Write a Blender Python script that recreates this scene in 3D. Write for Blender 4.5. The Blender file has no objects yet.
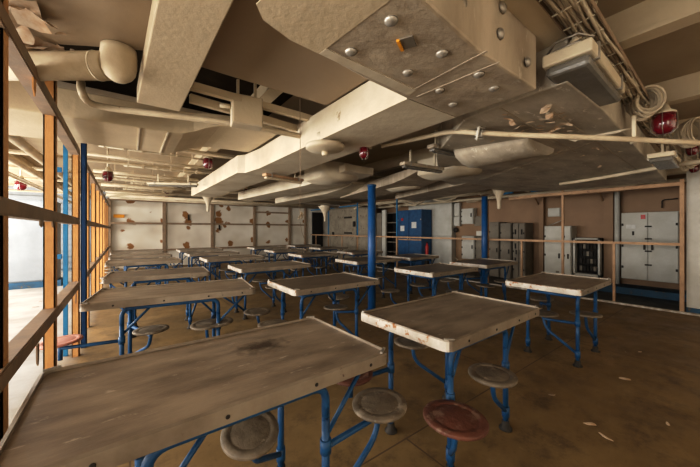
import bpy, bmesh, math, random
from mathutils import Vector, Matrix, noise as mnoise
random.seed(7)
PI = math.pi
COL = bpy.context.scene.collection
# ------------------------------------------------------------ camera model
F = 298.5; HZ = 230.0; EYE = 1.36
YAW = math.atan(220 / F); S_, C_ = math.sin(YAW), math.cos(YAW)
def ray(x, y):
    r = (x - 350) / F; u = (HZ - y) / F
    return (S_ + r * C_, C_ - r * S_, u)
def atz(x, y, z):
    d = ray(x, y); t = (z - EYE) / d[2]; return Vector((d[0] * t, d[1] * t, z))
def atx(x, y, X):
    d = ray(x, y); t = X / d[0]; return Vector((X, d[1] * t, EYE + d[2] * t))
def aty(x, y, Y):
    d = ray(x, y); t = Y / d[1]; return Vector((d[0] * t, Y, EYE + d[2] * t))
def atd(x, y, t):
    d = ray(x, y); return Vector((d[0] * t, d[1] * t, EYE + d[2] * t))

# ------------------------------------------------------------ materials
def mat(name, c1, c2=None, scale=6, rough=.75, metal=0, thr=None, c3=None, s3=14, thr3=.62, bump=.15, bscale=30, stretch=(1, 1, 1), sharp=.12, spec=.35, world=False):
    m = bpy.data.materials.new(name); m.use_nodes = True
    N = m.node_tree.nodes; L = m.node_tree.links
    b = N['Principled BSDF']
    b.inputs['Roughness'].default_value = rough; b.inputs['Metallic'].default_value = metal
    b.inputs['Specular IOR Level'].default_value = spec
    tc = N.new('ShaderNodeTexCoord'); mp = N.new('ShaderNodeMapping'); mp.inputs['Scale'].default_value = stretch
    L.new(tc.outputs['Object'], mp.inputs['Vector'])
    col = None
    def noi(sc, det=6, r=.6):
        n = N.new('ShaderNodeTexNoise'); n.inputs['Scale'].default_value = sc; n.inputs['Detail'].default_value = det
        n.inputs['Roughness'].default_value = r
        L.new(mp.outputs[0], n.inputs['Vector']); return n
    if c2 is None: c2 = tuple(k * .75 for k in c1)
    n1 = noi(scale); r1 = N.new('ShaderNodeValToRGB')
    e = r1.color_ramp.elements
    if thr is None: e[0].position = .35; e[1].position = .68
    else: e[0].position = thr - sharp / 2; e[1].position = thr + sharp / 2
    e[0].color = (*c1, 1); e[1].color = (*c2, 1)
    L.new(n1.outputs['Fac'], r1.inputs['Fac']); col = r1.outputs[0]
    if c3:
        n2 = noi(s3, 8, .7); r2 = N.new('ShaderNodeValToRGB')
        r2.color_ramp.elements[0].position = thr3 - .03; r2.color_ramp.elements[1].position = thr3 + .03
        L.new(n2.outputs['Fac'], r2.inputs['Fac'])
        mx = N.new('ShaderNodeMix'); mx.data_type = 'RGBA'
        L.new(r2.outputs[0], mx.inputs['Factor']); L.new(col, mx.inputs['A']); mx.inputs['B'].default_value = (*c3, 1)
        col = mx.outputs['Result']
    L.new(col, b.inputs['Base Color'])
    if bump:
        n3 = noi(bscale, 5); bp = N.new('ShaderNodeBump'); bp.inputs['Strength'].default_value = bump; bp.inputs['Distance'].default_value = .02
        L.new(n3.outputs['Fac'], bp.inputs['Height']); L.new(bp.outputs[0], b.inputs['Normal'])
    m['n'] = name
    return m
M = {}
M['deck'] = mat('deck_paint', (.42, .33, .22), (.33, .25, .16), 1.3, .55, c3=(.15, .09, .05), s3=5, thr3=.74)
M['duct'] = mat('duct_paint', (.60, .53, .41), (.42, .34, .24), 1.6, .6, c3=(.24, .17, .10), s3=4, thr3=.70, bump=.3, bscale=9)
M['duct_dull'] = mat('dull_duct_cloth', (.48, .40, .30), (.26, .205, .145), 2.4, .62, c3=(.52, .45, .35), s3=5, thr3=.63, bump=.6, bscale=7, stretch=(1,1.6,.35))
M['duct_wide'] = mat('dusty_wide_duct', (.50, .44, .35), (.27, .225, .17), 2.6, .5, c3=(.66, .60, .50), s3=9, thr3=.62, bump=.6, bscale=8, stretch=(.7, 1.7, 1))
M['duct_cream'] = mat('cream_duct', (.60, .50, .35), (.47, .375, .25), 1.2, .6, c3=(.27, .17, .09), s3=6, thr3=.74)
M['plate'] = mat('brown_plate', (.33, .245, .16), (.26, .19, .12), .9, .5, c3=(.18, .12, .07), s3=5, thr3=.76, bump=.05)
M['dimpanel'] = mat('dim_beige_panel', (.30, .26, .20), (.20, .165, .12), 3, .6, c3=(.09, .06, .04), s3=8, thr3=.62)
M['pipe'] = mat('pipe_paint', (.62, .53, .39), (.46, .37, .25), 4, .6, c3=(.28, .18, .10), s3=14, thr3=.68)
M['white'] = mat('white_enamel', (.60, .57, .50), (.48, .44, .37), 2.5, .5, c3=(.25, .15, .08), s3=9, thr3=.73)
M['cabwhite'] = mat('cabinet_white', (.50, .49, .45), (.40, .38, .33), 2.5, .55, c3=(.16, .10, .06), s3=10, thr3=.70)
M['cabgrey'] = mat('cabinet_grey', (.20, .17, .13), (.13, .11, .085), 3, .6, c3=(.07, .05, .04), s3=10, thr3=.66)
M['orange'] = mat('orange_primer', (.62, .32, .12), (.50, .24, .085), 5, .6, c3=(.22, .09, .03), s3=12, thr3=.68)
M['tanwood'] = mat('tan_steel', (.46, .29, .17), (.33, .20, .115), 5, .65, c3=(.10, .06, .035), s3=11, thr3=.66)
M['rail'] = mat('rusty_rail', (.22, .16, .11), (.32, .22, .14), 7, .6, c3=(.30, .14, .05), s3=15, thr3=.68)
M['colblue'] = mat('column_blue_paint', (.014, .095, .27), (.010, .06, .18), 6, .4, c3=(.05, .035, .03), s3=16, thr3=.73)
M['blue'] = mat('blue_paint', (.012, .075, .185), (.007, .045, .12), 8, .45, c3=(.05, .035, .03), s3=18, thr3=.71)
M['lblue'] = mat('light_blue_paint', (.02, .19, .40), (.015, .14, .30), 8, .5, c3=(.05, .04, .03), s3=18, thr3=.72)
M['dblue'] = mat('dark_blue_paint', (.010, .05, .14), (.008, .035, .10), 8, .5)
M['top'] = mat('tabletop_laminate', (.29, .225, .16), (.13, .095, .066), 2.8, .38, c3=(.37, .31, .24), s3=9, thr3=.64, bump=.08, stretch=(1, 3.2, 1), spec=.45)
M['top2'] = mat('tabletop_laminate_dark', (.17, .125, .088), (.085, .062, .043), 2.6, .4, c3=(.25, .19, .13), s3=9, thr3=.68, bump=.08, stretch=(1, 3.2, 1), spec=.45)
M['rim'] = mat('aluminium_rim', (.31, .26, .20), (.19, .15, .11), 5, .42, metal=.2, c3=(.10, .06, .04), s3=12, thr3=.70, bump=.05)
M['endstrip'] = mat('chipped_end_strip', (.60, .56, .50), (.42, .37, .31), 9, .4, c3=(.30, .12, .035), s3=16, thr3=.57, bump=.1)
M['seat'] = mat('seat_grey', (.20, .16, .115), (.105, .08, .055), 11, .5, c3=(.30, .25, .19), s3=9, thr3=.60, bump=.3)
M['seatedge'] = mat('seat_worn_white', (.55, .53, .50), (.3, .27, .24), 9, .5)
M['redseat'] = mat('seat_red_brown', (.14, .052, .032), (.09, .036, .024), 6, .5, c3=(.20, .12, .085), s3=12, thr3=.57, bump=.4)
M['pinkseat'] = mat('seat_pink', (.48, .21, .16), (.38, .16, .12), 8, .55, c3=(.2, .1, .07), s3=12, thr3=.66)
M['black'] = mat('black_rubber', (.016, .013, .010), (.03, .023, .017), 6, .7)
M['gapshade'] = mat('gap_shade_black', (.022, .016, .011), (.03, .022, .014), 6, 1.0, spec=0)  # near-black that paints in the shade of the ceiling gap
M['darkhole'] = mat('dark_interior', (.010, .009, .008), (.018, .014, .012), 3, .9)
M['brownwall'] = mat('brown_wall', (.255, .155, .085), (.205, .12, .065), 1.5, .6, c3=(.14, .08, .045), s3=5, thr3=.72, bump=.05)
M['kerb'] = mat('kerb_white', (.6, .57, .5), (.25, .2, .15), 12, .7)
M['cable'] = mat('cable_sheath', (.42, .34, .24), (.27, .21, .14), 7, .55)
M['ropecol'] = mat('coil_cream', (.60, .52, .39), (.42, .34, .24), 7, .55)
M['metal'] = mat('bare_metal', (.45, .42, .37), (.28, .24, .19), 8, .4, metal=.6)
M['cream'] = mat('cream_plastic', (.62, .55, .41), (.5, .42, .3), 5, .5)
M['lens'] = mat('grey_lens', (.17, .16, .14), (.12, .105, .085), 4, .25, spec=.6)
M['flake'] = mat('paint_flake', (.60, .50, .38), (.42, .25, .13), 14, .8)
M['label'] = mat('orange_label', (.70, .30, .02), (.6, .24, .02), 5, .6)
M['paper'] = mat('paper', (.62, .62, .6), (.5, .5, .48), 14, .8)
M['redpaint'] = mat('red_paint', (.45, .02, .015), (.3, .015, .012), 5, .4)
M['bluefloor'] = mat('blue_kerb', (.02, .08, .15), (.014, .045, .08), 5, .6, c3=(.1, .08, .06), s3=10, thr3=.6)
M['brightwhite'] = mat('bright_white', (.25, .27, .29), (.19, .205, .22), 2, .5, c3=(.5, .45, .4), s3=8, thr3=.74)
m = bpy.data.materials.new('red_glass'); m.use_nodes = True
b = m.node_tree.nodes['Principled BSDF']; b.inputs['Base Color'].default_value = (.12, .003, .010, 1); b.inputs['Roughness'].default_value = .12
b.inputs['Coat Weight'].default_value = .6; M['redglass'] = m

def spots_wall():
    m = bpy.data.materials.new('white_panel_rust_spots'); m.use_nodes = True
    N = m.node_tree.nodes; L = m.node_tree.links; b = N['Principled BSDF']; b.inputs['Roughness'].default_value = .6
    tc = N.new('ShaderNodeTexCoord')
    nd = N.new('ShaderNodeTexNoise'); nd.inputs['Scale'].default_value = 5; nd.inputs['Detail'].default_value = 6
    L.new(tc.outputs['Object'], nd.inputs['Vector'])
    ns = N.new('ShaderNodeVectorMath'); ns.operation = 'SUBTRACT'; L.new(nd.outputs['Color'], ns.inputs[0]); ns.inputs[1].default_value = (.5, .5, .5)
    sc = N.new('ShaderNodeVectorMath'); sc.operation = 'SCALE'; L.new(ns.outputs[0], sc.inputs[0]); sc.inputs['Scale'].default_value = .30
    ad = N.new('ShaderNodeVectorMath'); ad.operation = 'ADD'; L.new(tc.outputs['Object'], ad.inputs[0]); L.new(sc.outputs[0], ad.inputs[1])
    pts = [(.03, 2.4, .17), (.03, 1.66, .15), (.03, .78, .17), (.98, 1.66, .12), (.98, .9, .12), (1.76, 1.93, .2), (1.83, 1.67, .2), (1.85, 1.42, .12),
           (1.76, .75, .17), (-.25, 1.32, .09), (2.97, 2.05, .17), (2.97, 1.75, .22), (3.21, 1.58, .13), (3.37, 1.62, .11), (3.05, 2.36, .12), (3.37, 2.25, .14),
           (3.41, .8, .16), (4.34, 1.76, .18), (4.39, .95, .16), (5.08, 2.14, .17), (5.08, 1.6, .16), (5.08, .8, .15), (6.05, 1.74, .14), (6.01, .9, .15),
           (6.9, 1.76, .13), (2.98, 1.35, .12), (-.6, 1.5, .1), (.6, 2.02, .06)]
    acc = None
    for (x, z, r) in pts:
        d = N.new('ShaderNodeVectorMath'); d.operation = 'DISTANCE'; r *= .78; L.new(ad.outputs[0], d.inputs[0]); d.inputs[1].default_value = (x, 13.2, z)
        k = N.new('ShaderNodeMath'); k.operation = 'SUBTRACT'; k.inputs[0].default_value = r; L.new(d.outputs['Value'], k.inputs[1])
        if acc is None: acc = k
        else:
            q = N.new('ShaderNodeMath'); q.operation = 'MAXIMUM'; L.new(acc.outputs[0], q.inputs[0]); L.new(k.outputs[0], q.inputs[1]); acc = q
    rp = N.new('ShaderNodeValToRGB'); rp.color_ramp.elements[0].position = 0; rp.color_ramp.elements[1].position = .03
    L.new(acc.outputs[0], rp.inputs['Fac'])
    n2 = N.new('ShaderNodeTexNoise'); n2.inputs['Scale'].default_value = 1.2; L.new(tc.outputs['Object'], n2.inputs['Vector'])
    r2 = N.new('ShaderNodeValToRGB'); r2.color_ramp.elements[0].color = (.76, .71, .62, 1); r2.color_ramp.elements[1].color = (.60, .53, .43, 1)
    r2.color_ramp.elements[0].position = .4; r2.color_ramp.elements[1].position = .7
    L.new(n2.outputs['Fac'], r2.inputs['Fac'])
    mx = N.new('ShaderNodeMix'); mx.data_type = 'RGBA'; L.new(rp.outputs[0], mx.inputs['Factor']); L.new(r2.outputs[0], mx.inputs['A'])
    mx.inputs['B'].default_value = (.27, .12, .035, 1); L.new(mx.outputs['Result'], b.inputs['Base Color'])
    return m
M['backwall'] = spots_wall()

def floor_mat():
    m = bpy.data.materials.new('stained_brown_floor'); m.use_nodes = True
    N = m.node_tree.nodes; L = m.node_tree.links; b = N['Principled BSDF']
    tc = N.new('ShaderNodeTexCoord')
    def noi(s, d=8, r=.65, strt=None):
        n = N.new('ShaderNodeTexNoise'); n.inputs['Scale'].default_value = s; n.inputs['Detail'].default_value = d; n.inputs['Roughness'].default_value = r
        if strt:
            mp = N.new('ShaderNodeMapping'); mp.inputs['Scale'].default_value = strt; L.new(tc.outputs['Object'], mp.inputs[0]); L.new(mp.outputs[0], n.inputs['Vector'])
        else: L.new(tc.outputs['Object'], n.inputs['Vector'])
        return n
    def ramp(src, p0, c0, p1, c1):
        r = N.new('ShaderNodeValToRGB'); r.color_ramp.elements[0].position = p0; r.color_ramp.elements[1].position = p1
        r.color_ramp.elements[0].color = (*c0, 1); r.color_ramp.elements[1].color = (*c1, 1); L.new(src, r.inputs['Fac']); return r
    def mix(f, a, bb):
        x = N.new('ShaderNodeMix'); x.data_type = 'RGBA'
        L.new(f, x.inputs['Factor'])
        for nm, v in (('A', a), ('B', bb)):
            if isinstance(v, tuple): x.inputs[nm].default_value = (*v, 1)
            else: L.new(v, x.inputs[nm])
        return x.outputs['Result']
    base = ramp(noi(1.1).outputs['Fac'], .32, (.24, .155, .066), .68, (.125, .078, .032)).outputs[0]
    dirt = ramp(noi(3.2, 10, .75).outputs['Fac'], .50, (0, 0, 0), .68, (1, 1, 1)).outputs[0]
    c = mix(dirt, base, (.085, .054, .027))
    sp2 = ramp(noi(26, 6, .8).outputs['Fac'], .56, (0, 0, 0), .72, (.6, .6, .6)).outputs[0]; c = mix(sp2, c, (.06, .04, .022)); sp3 = ramp(noi(9, 9, .8).outputs['Fac'], .58, (0, 0, 0), .70, (.5, .5, .5)).outputs[0]; c = mix(sp3, c, (.33, .22, .10))
    pale = ramp(noi(2.1, 10, .7, (1, 1.7, 1)).outputs['Fac'], .60, (0, 0, 0), .75, (.55, .55, .55)).outputs[0]
    c = mix(pale, c, (.30, .21, .12))
    # sheet seams of the floor covering
    br = N.new('ShaderNodeTexBrick'); br.inputs['Scale'].default_value = 1; br.inputs['Mortar Size'].default_value = .006
    br.inputs['Brick Width'].default_value = 2.9; br.inputs['Row Height'].default_value = 1.35
    br.inputs['Color1'].default_value = (0, 0, 0, 1); br.inputs['Color2'].default_value = (0, 0, 0, 1); br.inputs['Mortar'].default_value = (1, 1, 1, 1)
    L.new(tc.outputs['Object'], br.inputs['Vector']); c = mix(br.outputs['Color'], c, (.085, .052, .028))
    # white crumbs
    vo = N.new('ShaderNodeTexVoronoi'); vo.inputs['Scale'].default_value = 3.2; L.new(tc.outputs['Object'], vo.inputs['Vector'])
    cr = ramp(vo.outputs['Distance'], .018, (1, 1, 1), .026, (0, 0, 0)).outputs[0]
    c = mix(cr, c, (.5, .45, .36))
    # pale side beyond the fence, grey kerb side beyond the railing
    sx = N.new('ShaderNodeSeparateXYZ'); L.new(tc.outputs['Object'], sx.inputs[0])
    lf = ramp(sx.outputs['X'], .0, (1, 1, 1), .0, (0, 0, 0))
    mr = N.new('ShaderNodeMapRange'); mr.inputs['From Min'].default_value = -.75; mr.inputs['From Max'].default_value = -.4
    mr.inputs['To Min'].default_value = 1; mr.inputs['To Max'].default_value = 0; L.new(sx.outputs['X'], mr.inputs['Value'])
    pl = ramp(noi(1.7, 9).outputs['Fac'], .35, (.34, .33, .31), .7, (.20, .17, .14)).outputs[0]
    c = mix(mr.outputs[0], c, pl)
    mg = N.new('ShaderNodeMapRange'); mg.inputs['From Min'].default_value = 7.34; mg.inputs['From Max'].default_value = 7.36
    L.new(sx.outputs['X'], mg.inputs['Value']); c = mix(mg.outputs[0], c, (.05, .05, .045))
    L.new(c, b.inputs['Base Color'])
    rr = ramp(noi(2.5).outputs['Fac'], .3, (.42,) * 3, .7, (.75,) * 3); L.new(rr.outputs[0], b.inputs['Roughness'])
    b.inputs['Specular IOR Level'].default_value = .3
    bp = N.new('ShaderNodeBump'); bp.inputs['Strength'].default_value = .12; bp.inputs['Distance'].default_value = .01
    L.new(noi(22).outputs['Fac'], bp.inputs['Height']); L.new(bp.outputs[0], b.inputs['Normal'])
    return m
M['floor'] = floor_mat()
def scorch(base, cx, cy):
    m = M[base].copy(); m.name = 'tabletop_laminate_scorched'; N = m.node_tree.nodes; L = m.node_tree.links; b = N['Principled BSDF']
    src = b.inputs['Base Color'].links[0].from_socket
    tc = N.new('ShaderNodeTexCoord'); nz = N.new('ShaderNodeTexNoise'); nz.inputs['Scale'].default_value = 18; nz.inputs['Detail'].default_value = 8; L.new(tc.outputs['Object'], nz.inputs['Vector'])
    mp = N.new('ShaderNodeMapping'); mp.inputs['Location'].default_value = (-cx, -cy * 1.8, 0); mp.inputs['Scale'].default_value = (1, 1.8, 0); L.new(tc.outputs['Object'], mp.inputs[0])
    ln = N.new('ShaderNodeVectorMath'); ln.operation = 'LENGTH'; L.new(mp.outputs[0], ln.inputs[0])
    ad = N.new('ShaderNodeMath'); ad.operation = 'MULTIPLY_ADD'; L.new(nz.outputs['Fac'], ad.inputs[0]); ad.inputs[1].default_value = .28; L.new(ln.outputs['Value'], ad.inputs[2])
    rp = N.new('ShaderNodeValToRGB'); rp.color_ramp.elements[0].position = .19; rp.color_ramp.elements[0].color = (1, 1, 1, 1); rp.color_ramp.elements[1].position = .30; rp.color_ramp.elements[1].color = (0, 0, 0, 1)
    L.new(ad.outputs[0], rp.inputs[0]); mx = N.new('ShaderNodeMix'); mx.data_type = 'RGBA'; L.new(rp.outputs[0], mx.inputs['Factor']); L.new(src, mx.inputs['A']); mx.inputs['B'].default_value = (.035, .018, .010, 1)
    L.new(mx.outputs['Result'], b.inputs['Base Color']); return m
M['top_scorch'] = scorch('top', .19, .10)

# ------------------------------------------------------------ mesh builder
class MB:
    def __init__(s): s.bm = bmesh.new()
    def verts(s, pts): return [s.bm.verts.new(p) for p in pts]
    def box(s, a, b, R=None, T=None):
        x0, y0, z0 = a; x1, y1, z1 = b
        p = [(x, y, z) for z in (z0, z1) for x, y in ((x0, y0), (x1, y0), (x1, y1), (x0, y1))]
        if R: p = [R @ Vector(q) for q in p]
        if T: p = [Vector(q) + Vector(T) for q in p]
        v = s.verts(p)
        for f in ((3, 2, 1, 0), (4, 5, 6, 7), (0, 1, 5, 4), (1, 2, 6, 5), (2, 3, 7, 6), (3, 0, 4, 7)): s.bm.faces.new([v[i] for i in f])
        return s
    def bar(s, p, q, w, h, up=(0, 0, 1)):
        p, q = Vector(p), Vector(q); d = (q - p).normalized(); up = Vector(up)
        if abs(d.dot(up)) > .98: up = Vector((1, 0, 0))
        a = d.cross(up).normalized() * w / 2; c = a.cross(d).normalized() * h / 2
        v = s.verts([p - a - c, p + a - c, p + a + c, p - a + c, q - a - c, q + a - c, q + a + c, q - a + c])
        for f in ((3, 2, 1, 0), (4, 5, 6, 7), (0, 1, 5, 4), (1, 2, 6, 5), (2, 3, 7, 6), (3, 0, 4, 7)): s.bm.faces.new([v[i] for i in f])
        return s
    def tube(s, pts, r, n=12, cap=True, closed=False):
        pts = [Vector(p) for p in pts]; rs = r if isinstance(r, (list, tuple)) else [r] * len(pts)
        rings = []; prev = None; m_ = len(pts)
        for i, p in enumerate(pts):
            if closed: d = pts[(i + 1) % m_] - pts[i - 1]
            else: d = pts[min(i + 1, m_ - 1)] - pts[max(i - 1, 0)]
            d = d.normalized()
            if prev is None:
                u = d.cross(Vector((0, 0, 1)))
                if u.length < .1: u = d.cross(Vector((1, 0, 0)))
                u.normalize()
            else:
                u = prev - d * prev.dot(d)
                u.normalize()
            w = d.cross(u); prev = u
            rings.append(s.verts([p + (u * math.cos(2 * PI * k / n) + w * math.sin(2 * PI * k / n)) * rs[i] for k in range(n)]))
        pr = list(zip(rings, rings[1:]))
        if closed: pr.append((rings[-1], rings[0]))
        for A, B in pr:
            for k in range(n):
                f = s.bm.faces.new((A[k], A[(k + 1) % n], B[(k + 1) % n], B[k])); f.smooth = True
        if cap and not closed:
            s.bm.faces.new(rings[0][::-1]); s.bm.faces.new(rings[-1])
        return s
    def lathe(s, prof, c=(0, 0, 0), n=24, R=None):
        rings = []; c = Vector(c)
        for r, z in prof:
            pts = [Vector((r * math.cos(2 * PI * k / n), r * math.sin(2 * PI * k / n), z)) for k in range(n)]
            if R: pts = [R @ p for p in pts]
            rings.append(s.verts([p + c for p in pts]))
        for A, B in zip(rings, rings[1:]):
            for k in range(n):
                f = s.bm.faces.new((A[k], A[(k + 1) % n], B[(k + 1) % n], B[k])); f.smooth = True
        s.bm.faces.new(rings[0][::-1]); s.bm.faces.new(rings[-1])
        return s
    def prism(s, poly, z0, z1):
        a = s.verts([(p[0], p[1], z0) for p in poly]); b = s.verts([(p[0], p[1], z1) for p in poly]); n = len(poly)
        s.bm.faces.new(a[::-1]); s.bm.faces.new(b)
        for i in range(n): s.bm.faces.new((a[i], a[(i + 1) % n], b[(i + 1) % n], b[i]))
        return s
    def loft(s, secs, smooth=False):
        R = [s.verts(q) for q in secs]; n = len(R[0])
        for A, B in zip(R, R[1:]):
            for k in range(n):
                f = s.bm.faces.new((A[k], A[(k + 1) % n], B[(k + 1) % n], B[k])); f.smooth = smooth
        s.bm.faces.new(R[0][::-1]); s.bm.faces.new(R[-1])
        return s
    def build(s, name, m, parent=None, recentre=True, bevel=0):
        bm = s.bm
        bmesh.ops.recalc_face_normals(bm, faces=bm.faces)
        me = bpy.data.meshes.new(name)
        off = Vector((0, 0, 0))
        if recentre and parent is None and len(bm.verts):
            xs = [v.co.x for v in bm.verts]; ys = [v.co.y for v in bm.verts]; zs = [v.co.z for v in bm.verts]
            off = Vector(((min(xs) + max(xs)) / 2, (min(ys) + max(ys)) / 2, min(zs)))
            for v in bm.verts: v.co -= off
        bm.to_mesh(me); bm.free()
        o = bpy.data.objects.new(name, me); COL.objects.link(o); o.location = off
        me.materials.append(m if not isinstance(m, str) else M[m])
        if parent: o.parent = parent
        if bevel:
            bv = o.modifiers.new('bevel', 'BEVEL'); bv.width = bevel; bv.segments = 2; bv.limit_method = 'ANGLE'
        return o
def thing(name, label, cat, loc=(0, 0, 0), group=None, rotz=0):
    o = bpy.data.objects.new(name, None); COL.objects.link(o); o.location = loc; o.rotation_euler[2] = rotz
    o.empty_display_size = .1
    return tag(o, label, cat, group)
def tag(o, label, cat, group=None):
    o['label'] = label; o['category'] = cat
    if group: o['group'] = group
    return o
def struct(o): o['kind'] = 'structure'; return o
def arc(pts, rad, seg=5):
    """round the inner corners of a polyline"""
    pts = [Vector(p) for p in pts]; out = [pts[0]]
    for i in range(1, len(pts) - 1):
        a = (pts[i - 1] - pts[i]); b = (pts[i + 1] - pts[i]); r = min(rad, a.length * .49, b.length * .49)
        p0 = pts[i] + a.normalized() * r; p1 = pts[i] + b.normalized() * r
        for k in range(seg + 1):
            t = k / seg; out.append(p0 * (1 - t) ** 2 + pts[i] * 2 * t * (1 - t) + p1 * t * t)
    out.append(pts[-1]); return out
def loc(part_pts, root): return [Vector(p) - root for p in part_pts]

# ------------------------------------------------------------ room shell
struct(MB().box((-3.8, -3, -.15), (9.6, 14.2, 0)).build('floor', 'floor', recentre=False))
struct(MB().box((-3.8, -3, 2.7), (9.6, 14.2, 2.85)).build('ceiling', 'deck', recentre=False))
struct(MB().box((-.62, 13.2, 0), (9.6, 13.4, 2.7)).build('wall_back', 'backwall', recentre=False))
struct(MB().box((9.05, -3, 0), (9.25, 13.2, 2.7)).build('wall_right', 'brownwall', recentre=False))
struct(MB().box((-3.8, -3.2, 0), (9.6, -3, 2.7)).build('wall_front', 'backwall', recentre=False))
def corrugated():
    b = MB(); b.box((-3.8, 13.45, 0), (-.62, 13.6, 2.7))
    for i in range(12): b.box((-3.8, 13.40, .1 + i * .2), (-.62, 13.45, .22 + i * .2))
    return b
struct(corrugated().build('wall_back_side_bay', 'brightwhite', recentre=False))
lw = MB()
lw.box((-3.95, -3, 0), (-3.8, 14.2, .7)); lw.box((-3.95, -3, 2.2), (-3.8, 14.2, 2.7))
for y in (-3, -.2, 2.6, 5.4, 8.2, 11, 13.6): lw.box((-3.95, y, .7), (-3.8, y + .6, 2.2))
struct(lw.build('wall_left', 'white', recentre=False))
# wall panel closing the right railing
wp = thing('wall_panel', 'grey-white bulkhead panel at the right end of the tan railing', 'wall panel', (7.42, -.6, 0))
MB().box((-.04, -1.2, .0), (.04, 1.27, 2.32)).build('panel', 'cabwhite', wp)
MB().box((-.07, -1.2, 0), (-.041, 1.27, .09)).build('skirting', 'bluefloor', wp)
for y in (-.4, .45): MB().box((-.048, y, .1), (-.041, y + .008, 2.3)).build('seam_strip', 'cabgrey', wp)

# frame of dark steel bars on the white back wall
fw = thing('wall_frame', 'dark steel bar frame fixed across the rust-spotted white back wall', 'wall frame', (3.2, 13.1, 0))
for x in (-.58, 1.03, 2.7, 4.43, 6.11, 6.95): MB().box((x - 3.2 - .05, 0, 0), (x - 3.2 + .05, .09, 2.45)).build('upright', 'rail', fw)
for z, x0, x1 in ((1.60, -.6, 7), (.62, -.6, 7), (2.42, -.6, 4.4), (2.15, 4.45, 6.1)): MB().box((x0 - 3.2, -.03, z - .035), (x1 - 3.2, 0, z + .035)).build('rail', 'rail', fw)
for x, z in ((2.98, 1.5), (1.85, 1.85)): MB().box((x - 3.23, .03, z - .12), (x - 3.17, .085, z + .12)).build('hinge', 'black', fw)
tag(MB().box((-.46, 13.16, 1.79), (-.16, 13.195, 1.90)).build('sign_plate', 'label'), 'small orange label on the far white wall near the fence', 'sign')

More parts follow.
